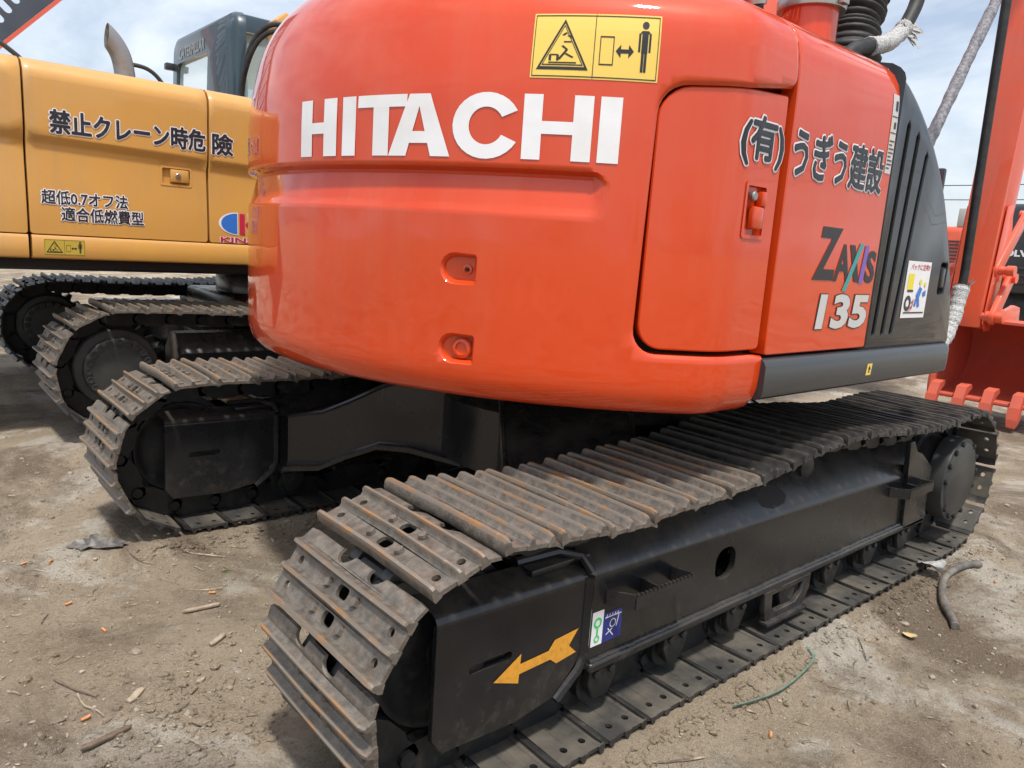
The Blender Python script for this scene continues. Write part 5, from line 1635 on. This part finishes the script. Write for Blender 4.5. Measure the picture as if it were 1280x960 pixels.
# ================================================================== dark slotted beam beyond the yellow excavator
bx = MB()
p0, p1 = Vector((-2.95, 8.0, 0.0)), Vector((1.35, 8.0, 4.52))
d = (p1-p0).normalized(); up = Vector((-d.z, 0, d.x)); L = (p1-p0).length
wB = 1.05
holes = []
for k in range(11):
    u = 1.1 + k*0.43
    if u < L-0.5:
        for q in range(3):
            holes.append(rrect(u+0.12*q, 0.11+0.02*q, u+0.12*q+0.075, 0.85, 0.035, 3))
bmap = lambda u, v, h: p0 + d*u + up*v + Vector((0, -h, 0))
patch(bx, rect(0, 0.0, L, wB), holes, bmap, 'beamblue', rim=((0, 0), (0.0, -0.05)), hrim=((0, 0), (0, -0.05)), back=True)
bx_o = bx.build('steel_ramp', None, smooth=30)
tag(bx_o, 'dark slotted steel ramp leaning up behind the yellow hood, top left corner', 'ramp')
rt_ = MB(); rt_.mesh([bmap(u, v, h) for u in (0.0, L) for v in (-0.035, -0.002) for h in (0.004, -0.16)], [(0, 1, 3, 2), (4, 6, 7, 5), (0, 4, 5, 1), (2, 3, 7, 6), (0, 2, 6, 4), (1, 5, 7, 3)], 'orange_arm')
rt_.build('red_edge', bx_o, smooth=0)

# ================================================================== a further excavator seen past the bucket
far = empty('excavator', (13.6, 2.9, 0))
tag(far, 'distant orange excavator with black lettered tail, partly hidden behind the arm and bucket', 'excavator')
f1 = MB()
f1.box((12.0, 3.20, 1.06), (14.4, 3.95, 2.05), 'orange_arm', 0.10, 3)
f1.build('hood', far)
for k in range(9):
    s_ = MB(); s_.box((11.985, 3.30, 1.36+0.055*k), (12.02, 3.85, 1.385+0.055*k), 'machine_black'); s_.build('louvre', far)
f2 = MB(); f2.box((11.85, 1.75, 1.06), (13.0, 3.05, 2.40), 'machine_black', 0.10, 3)
cwf = f2.build('counterweight', far)
tv = MB(); tx = text2d('VOLVO', 0.045)
flat(tv, fit2d(tx, -2.97, -2.42, 1.615, 1.715), lambda u, v, h: Vector((11.845-h, -u, v)), 'white', 0.004)
tv.build('lettering', cwf, smooth=0)
f3 = MB()
for k in range(3): f3.box((11.83, 1.85, 1.20+0.11*k), (11.86, 2.95, 1.25+0.11*k), 'inkgrey', 0.01)
f3.build('tail_strip', cwf)
f4 = MB(); f4.box((12.05, 3.47, 2.045), (12.4, 3.67, 2.34), 'concrete', 0.02); f4.build('intake_box', far)
f5 = MB()
for y in (1.5, 3.7):
    prof_ = rrect(11.4, 0.02, 15.2, 0.90, 0.40, 8)
    f5.prism(prof_, (0, y, 0), (1, 0, 0), (0, 0, 1), (0, 1, 0), 0, 0.6, 'machine_black', 0.02)
f5.box((12.4, 2.1, 0.5), (14.2, 3.7, 1.06), 'machine_black', 0.05)
f5.build('undercarriage', far)
f6 = MB()
f6.prism([(13.6, 1.4), (14.2, 1.4), (15.2, 3.2), (17.5, 3.9), (17.5, 4.3), (14.9, 3.8)], (0, 0, 0), (1, 0, 0), (0, 0, 1), (0, 1, 0), 2.6, 3.0, 'orange_arm', 0.03)
f6.build('boom', far)

# overhead wires in the distance
for z in (7.63, 6.60):
    w = MB()
    w.tube([(60, 200-9*k, z + 0.0004*(20.5-(200-9*k))**2) for k in range(41)], 0.035, 'machine_black', 6)
    o = w.build('overhead_wire', None)
    tag(o, ('upper' if z > 7 else 'lower') + ' thin overhead wire crossing the sky behind the grab rail', 'wire', 'overhead wires')
# ================================================================== small things on the ground
def gz(x, y): return ground_z(x, y)
h = MB()
hp = [(2.45, -0.112), (2.36, -0.088), (2.24, -0.078), (2.12, -0.082), (2.00, -0.115), (1.88, -0.17), (1.79, -0.225), (1.72, -0.268)]
h.tube(catmull([Vector((x, y, gz(x, y)+0.016)) for x, y in hp], 6), 0.015, 'hosegrey', 12)
tag(h.build('hose', None), 'cut length of grey rubber hose curved on the dirt', 'hose')
s = MB()
sp = catmull([Vector((x, y, gz(x, y)+0.012)) for x, y in ((1.02, -0.045), (0.98, -0.085), (0.86, -0.11), (0.72, -0.115), (0.60, -0.10), (0.51, -0.084))], 8)
for a, b in zip(sp[:-1], sp[1:]):
    t = (b-a).normalized(); n = Vector((-t.y, t.x, 0.25)).normalized()*0.0042
    for dz in (0, 0.0025):
        s.poly([a-n+Vector((0, 0, dz)), b-n+Vector((0, 0, dz)), b+n+Vector((0, 0, dz)), a+n+Vector((0, 0, dz))], 'strap')
tag(s.build('packing_strap', None, smooth=60), 'thin green packing strap bowed up beside the track', 'strap')
def leafy(name, loc, size, m, rot, label, cat, crumple=0.35):
    l_ = MB()
    n = 9
    V = []; F = []
    for i in range(n+1):
        t = i/n
        w = sin(pi*t**0.8)*0.42
        for j in (-1, -0.5, 0, 0.5, 1):
            V.append(Vector((t-0.5, w*j, abs(j)*crumple*0.3*sin(3*t+1) + 0.12*sin(pi*t)*crumple + random.uniform(-0.03, 0.03)))*size)
    for i in range(n):
        for j in range(4): F.append((i*5+j, i*5+j+1, i*5+j+6, i*5+j+5))
    R = Matrix.Rotation(rot, 3, 'Z')
    zmin = min(v.z for v in V)
    l_.mesh([R @ v + Vector((loc[0], loc[1], gz(*loc) + 0.004 - zmin)) for v in V], F, m)
    bmesh.ops.solidify(l_.bm, geom=l_.bm.faces[:], thickness=0.0015)
    tag(l_.build(name, None, smooth=50), label, cat)
leafy('leaf', (1.484, -0.193), 0.06, 'leaf', 0.6, 'curled yellow leaf on the dirt right of the track', 'leaf')
def crumple():
    c_ = MB()
    nx, ny = 11, 7
    V = []
    for j in range(ny+1):
        for i in range(nx+1):
            u, v = i/nx, j/ny
            x = -0.80 + 0.17*u + random.uniform(-0.006, 0.006) + 0.02*sin(5*v); y = 2.0 + 0.10*v + 0.02*sin(6*u) + random.uniform(-0.005, 0.005)
            V.append((x, y, gz(x, y) + 0.006 + random.random()**1.6*0.038*sin(pi*u)*(0.4+sin(pi*v))))
    F = [(j*(nx+1)+i, j*(nx+1)+i+1, (j+1)*(nx+1)+i+1, (j+1)*(nx+1)+i) for j in range(ny) for i in range(nx) if not (i in (0, nx-1) and j in (0, ny-1))]
    c_.mesh(V, F, 'rag')
    bmesh.ops.solidify(c_.bm, geom=c_.bm.faces[:], thickness=0.001)
    tag(c_.build('plastic_scrap', None, smooth=60), 'crumpled dark plastic scrap on the dirt at far left', 'scrap')
crumple()
leafy('plastic_scrap', (2.10, -0.02), 0.14, 'net', 1.2, 'pale plastic scrap beside the far end of the track', 'scrap', 0.7)
def chip(x, y, L, w, rot, label):
    c_ = MB()
    z = gz(x, y)
    R = Matrix.Translation((x, y, z+0.008)) @ Matrix.Rotation(rot, 4, 'Z') @ Matrix.Rotation(random.uniform(-0.1, 0.1), 4, 'Y')
    c_.prism([(-L/2, -w*0.3), (-L*0.3, -w*0.5), (L*0.45, -w*0.4), (L/2, 0), (L*0.4, w*0.45), (-L*0.42, w*0.4)], (0, 0, 0), (1, 0, 0), (0, 1, 0), (0, 0, 1), -0.005, 0.006, 'wood', 0.002)
    c_.bm.transform(R)
    tag(c_.build('wood_chip', None), label, 'wood chip', 'wood chips on the dirt')
def chip2(x, y, L, w, rot, m, label, name, cat, group):
    c_ = MB()
    R = Matrix.Translation((x, y, gz(x, y)+0.008)) @ Matrix.Rotation(rot, 4, 'Z') @ Matrix.Rotation(random.uniform(-0.08, 0.08), 4, 'Y')
    o_ = [(-L/2, -w*0.3), (-L*0.3, -w*0.5), (L*0.1, -w*0.42), (L*0.45, -w*0.4), (L/2, 0), (L*0.4, w*0.45), (-L*0.1, w*0.38), (-L*0.42, w*0.4)]
    c_.prism([(a, b + 0.12*L*(a/L)**2) for a, b in o_], (0, 0, 0), (1, 0, 0), (0, 1, 0), (0, 0, 1), -0.005, 0.004, m, 0.002)
    c_.bm.transform(R)
    tag(c_.build(name, None), label, cat, group)
WG = 'wood scraps on the dirt'
chip2(-0.965, 0.768, 0.13, 0.020, 0.25, 'darkwood', 'dark damp wooden stick near the lower left corner', 'wood_stick', 'stick', WG)
chip2(-0.54, 1.353, 0.125, 0.016, -0.22, 'wood', 'thin pale wooden slat on the dirt between the two tracks', 'wood_stick', 'stick', WG)
chip2(-0.572, 1.106, 0.07, 0.020, 0.5, 'wood', 'short wood chip just left of the near track end', 'wood_chip', 'wood chip', WG)
chip2(-0.857, 0.931, 0.07, 0.024, 0.8, 'wood', 'pale splintered chip beside the dark stick at lower left', 'wood_chip', 'wood chip', WG)
for k, (x, y, a, lb) in enumerate(((-0.97, 2.025, 0.5, 'orange cigarette butt at the left edge, level with the plastic scrap'), (-0.893, 1.969, 0.9, 'orange cigarette butt just left of the plastic scrap'),
                                   (-0.893, 1.635, 0.3, 'orange cigarette butt on the dirt below the plastic scrap'), (-0.835, 1.40, 1.8, 'orange cigarette butt midway between scrap and dark stick'),
                                   (-0.464, 1.467, -0.6, 'orange cigarette butt by the pale slat between the tracks'), (-0.985, 0.903, 0.2, 'orange cigarette butt nearest the dark stick at lower left'),
                                   (2.319, -0.217, 0.4, 'orange cigarette butt right of the grey hose'), (0.52, -0.204, 0.5, 'orange cigarette butt at the bottom edge beside the green strap'))):
    c_ = MB()
    z = gz(x, y) + 0.007
    d_ = Vector((cos(a), sin(a), 0))
    c_.tube([Vector((x, y, z)) - d_*0.013, Vector((x, y, z)), Vector((x, y, z)) + d_*0.011 + Vector((0, 0, random.uniform(-0.001, 0.002)))], 0.0040, 'butt', 9)
    tag(c_.build('cigarette_butt', None), lb, 'cigarette butt', 'cigarette butts on the dirt')
def stone(x, y, r, label):
    c_ = MB()
    bmesh.ops.create_icosphere(c_.bm, subdivisions=2, radius=r)
    c_.mi('pebble')
    for v in c_.bm.verts:
        q = v.co.normalized()
        f = 1 + 0.22*sin(4*q.x+2*q.y+x*30) + 0.16*sin(5*q.y-3*q.z+y*20)
        v.co = Vector((v.co.x*f*1.2, v.co.y*f, v.co.z*f*0.8))
    c_.bm.transform(Matrix.Translation((x, y, gz(x, y) + r*0.45)))
    tag(c_.build('stone', None, smooth=25), label, 'stone', 'loose stones')
stone(-0.763, 0.761, 0.014, 'angular stone on the dirt right of the dark stick')
stone(-0.794, 1.17, 0.014, 'flat stone on the dirt between the plastic scrap and the dark stick')
for k, (pts, lb) in enumerate(((((-1.016, 1.152), (-0.985, 1.08), (-0.96, 1.03), (-0.942, 0.998)), 'long dark curved twig at lower left'), (((-0.978, 1.046), (-0.975, 0.98), (-0.955, 0.93), (-0.947, 0.885)), 'forked pale twig crossing the dark twig at lower left'))):
    c_ = MB()
    c_.tube(catmull([Vector((x, y, gz(x, y)+0.006)) for x, y in pts], 5), 0.003, 'darkwood' if k == 0 else 'wood', 7, rfun=lambda t: 0.0035 - 0.002*t + 0.0006*sin(t*19))
    tag(c_.build('twig', None), lb, 'twig', 'larger twigs')

# litter nobody could count
def in_machine(x, y):
    return (-0.75 < x < 2.9 and (-0.03 < y < 0.53 or 1.95 < y < 2.5))
def scatter_pebbles():
    V, F = [], []
    ico = [(0, 0, 1), (0.894, 0, 0.447), (0.276, 0.851, 0.447), (-0.724, 0.526, 0.447), (-0.724, -0.526, 0.447), (0.276, -0.851, 0.447), (0.724, 0.526, -0.447), (-0.276, 0.851, -0.447), (-0.894, 0, -0.447), (-0.276, -0.851, -0.447), (0.724, -0.526, -0.447), (0, 0, -1)]
    fc = [(0,1,2),(0,2,3),(0,3,4),(0,4,5),(0,5,1),(1,6,2),(2,7,3),(3,8,4),(4,9,5),(5,10,1),(6,7,2),(7,8,3),(8,9,4),(9,10,5),(10,6,1),(11,7,6),(11,8,7),(11,9,8),(11,10,9),(11,6,10)]
    k = 0
    while k < 15000:
        if random.random() < 0.72: x, y = random.uniform(-1.6, 3.6), random.uniform(-0.9, 3.6)
        else: x, y = random.uniform(-1.5, 12), random.uniform(-1.0, 5)
        if in_machine(x, y): continue
        if vnoise(x*3.1, y*3.1) < 0.35 and random.random() < 0.7: continue
        r = 0.0016 + 0.0055*random.random()**3 + (0.010*random.random() if random.random() < 0.03 else 0)
        sx_, sy_, sz_ = r*random.uniform(0.7, 1.4), r*random.uniform(0.7, 1.4), r*random.uniform(0.5, 0.9)
        a = random.uniform(0, 6.3); ca, sa = cos(a), sin(a)
        z = gz(x, y)
        b = len(V)
        for p in ico:
            j = random.uniform(0.8, 1.15)
            px, py = p[0]*sx_*j, p[1]*sy_*j
            V.append((x+px*ca-py*sa, y+px*sa+py*ca, z + sz_*0.4 + p[2]*sz_*j))
        F += [tuple(b+i for i in f) for f in fc]
        k += 1
    me = bpy.data.meshes.new('pebbles'); me.from_pydata(V, [], F); me.materials.append(M['pebble'])
    o = link(bpy.data.objects.new('pebbles', me)); tag(o, 'small pebbles and crumbs of soil strewn over the yard', 'pebbles', kind='stuff')
scatter_pebbles()
def scatter_clods():
    V, F = [], []
    base = [(0, 0, 1), (0.894, 0, 0.447), (0.276, 0.851, 0.447), (-0.724, 0.526, 0.447), (-0.724, -0.526, 0.447), (0.276, -0.851, 0.447), (0.724, 0.526, -0.447), (-0.276, 0.851, -0.447), (-0.894, 0, -0.447), (-0.276, -0.851, -0.447), (0.724, -0.526, -0.447), (0, 0, -1)]
    fc = [(0,1,2),(0,2,3),(0,3,4),(0,4,5),(0,5,1),(1,6,2),(2,7,3),(3,8,4),(4,9,5),(5,10,1),(6,7,2),(7,8,3),(8,9,4),(9,10,5),(10,6,1),(11,7,6),(11,8,7),(11,9,8),(11,10,9),(11,6,10)]
    k = 0
    while k < 2600:
        q = random.random()
        if q < 0.35: x, y = random.gauss(-0.80, 0.16), random.gauss(0.50, 0.30)          # crumbled soil at the near track end
        elif q < 0.65: x, y = random.uniform(-0.6, 2.9), -0.015 - abs(random.gauss(0, 0.05))  # pushed up along the outer shoes
        elif q < 0.75: x, y = random.uniform(-0.6, 0.6), 1.95 - abs(random.gauss(0, 0.05))
        else: x, y = random.uniform(-1.6, 3.4), random.uniform(-0.9, 3.2)
        if in_machine(x, y): continue
        r = 0.003 + 0.011*random.random()**2.5 + (0.010*random.random() if q < 0.35 and random.random() < 0.12 else 0)
        s_ = [r*random.uniform(0.7, 1.5), r*random.uniform(0.7, 1.3), r*random.uniform(0.5, 0.8)]
        a = random.uniform(0, 6.3); ca, sa = cos(a), sin(a); z = gz(x, y); b = len(V)
        for p in base:
            j = random.uniform(0.7, 1.25); px, py = p[0]*s_[0]*j, p[1]*s_[1]*j
            V.append((x+px*ca-py*sa, y+px*sa+py*ca, z + s_[2]*0.3 + p[2]*s_[2]*j))
        F += [tuple(b+i for i in f) for f in fc]
        k += 1
    me = bpy.data.meshes.new('soil_clods'); me.from_pydata(V, [], F); me.materials.append(M['dirt'])
    o = link(bpy.data.objects.new('soil_clods', me)); tag(o, 'crumbled clods of soil along the tracks', 'soil', kind='stuff')
scatter_clods()
def scatter_twigs():
    V, F = [], []
    k = 0
    while k < 560:
        if random.random() < 0.8: x, y = random.uniform(-1.6, 3.4), random.uniform(-0.9, 3.4)
        else: x, y = random.uniform(-1.5, 9), random.uniform(-1.0, 4)
        if in_machine(x, y): continue
        L = random.uniform(0.015, 0.07) if random.random() < 0.85 else random.uniform(0.08, 0.2)
        r = random.uniform(0.0008, 0.0022)
        a = random.uniform(0, 6.3); bend = random.uniform(-0.5, 0.5)
        b = len(V); px, py = x, y
        for i in range(5):
            z = gz(px, py) + r + 0.002 + 0.004*random.random()
            nx, ny = -sin(a), cos(a)
            V += [(px+nx*r, py+ny*r, z), (px, py, z+r*1.6), (px-nx*r, py-ny*r, z)]
            px += cos(a)*L/4; py += sin(a)*L/4; a += bend*0.4
        for i in range(4):
            for j in range(3):
                F.append((b+i*3+j, b+i*3+(j+1) % 3, b+(i+1)*3+(j+1) % 3, b+(i+1)*3+j))
        k += 1
    k = 0
    while k < 5200:                         # small flat flakes of bark and leaf
        x, y = random.uniform(-1.6, 3.2), random.uniform(-0.9, 3.2)
        if in_machine(x, y) or (vnoise(x*2.3+5, y*2.3) < 0.4 and random.random() < 0.75): continue
        L = 0.003 + 0.014*random.random()**2; w = L*random.uniform(0.15, 0.6)
        a = random.uniform(0, 6.3); t1, t2 = random.uniform(-0.5, 0.5), random.uniform(-0.5, 0.5)
        z = gz(x, y) + 0.0025 + abs(t1)*L*0.5 + abs(t2)*w*0.5
        ca, sa = cos(a), sin(a); b = len(V)
        for u, v in ((-1, -0.4), (-0.2, -1), (1, -0.3), (0.8, 0.6), (-0.3, 1)):
            px, py = u*L/2, v*w/2
            V.append((x+px*ca-py*sa, y+px*sa+py*ca, z + px*t1 + py*t2))
        F.append(tuple(b+i for i in range(5)))
        k += 1
    me = bpy.data.meshes.new('twigs'); me.from_pydata(V, [], F); me.materials.append(M['twig'])
    o = link(bpy.data.objects.new('twigs', me)); tag(o, 'dry twigs and straw scattered over the dirt', 'twigs', kind='stuff')
scatter_twigs()
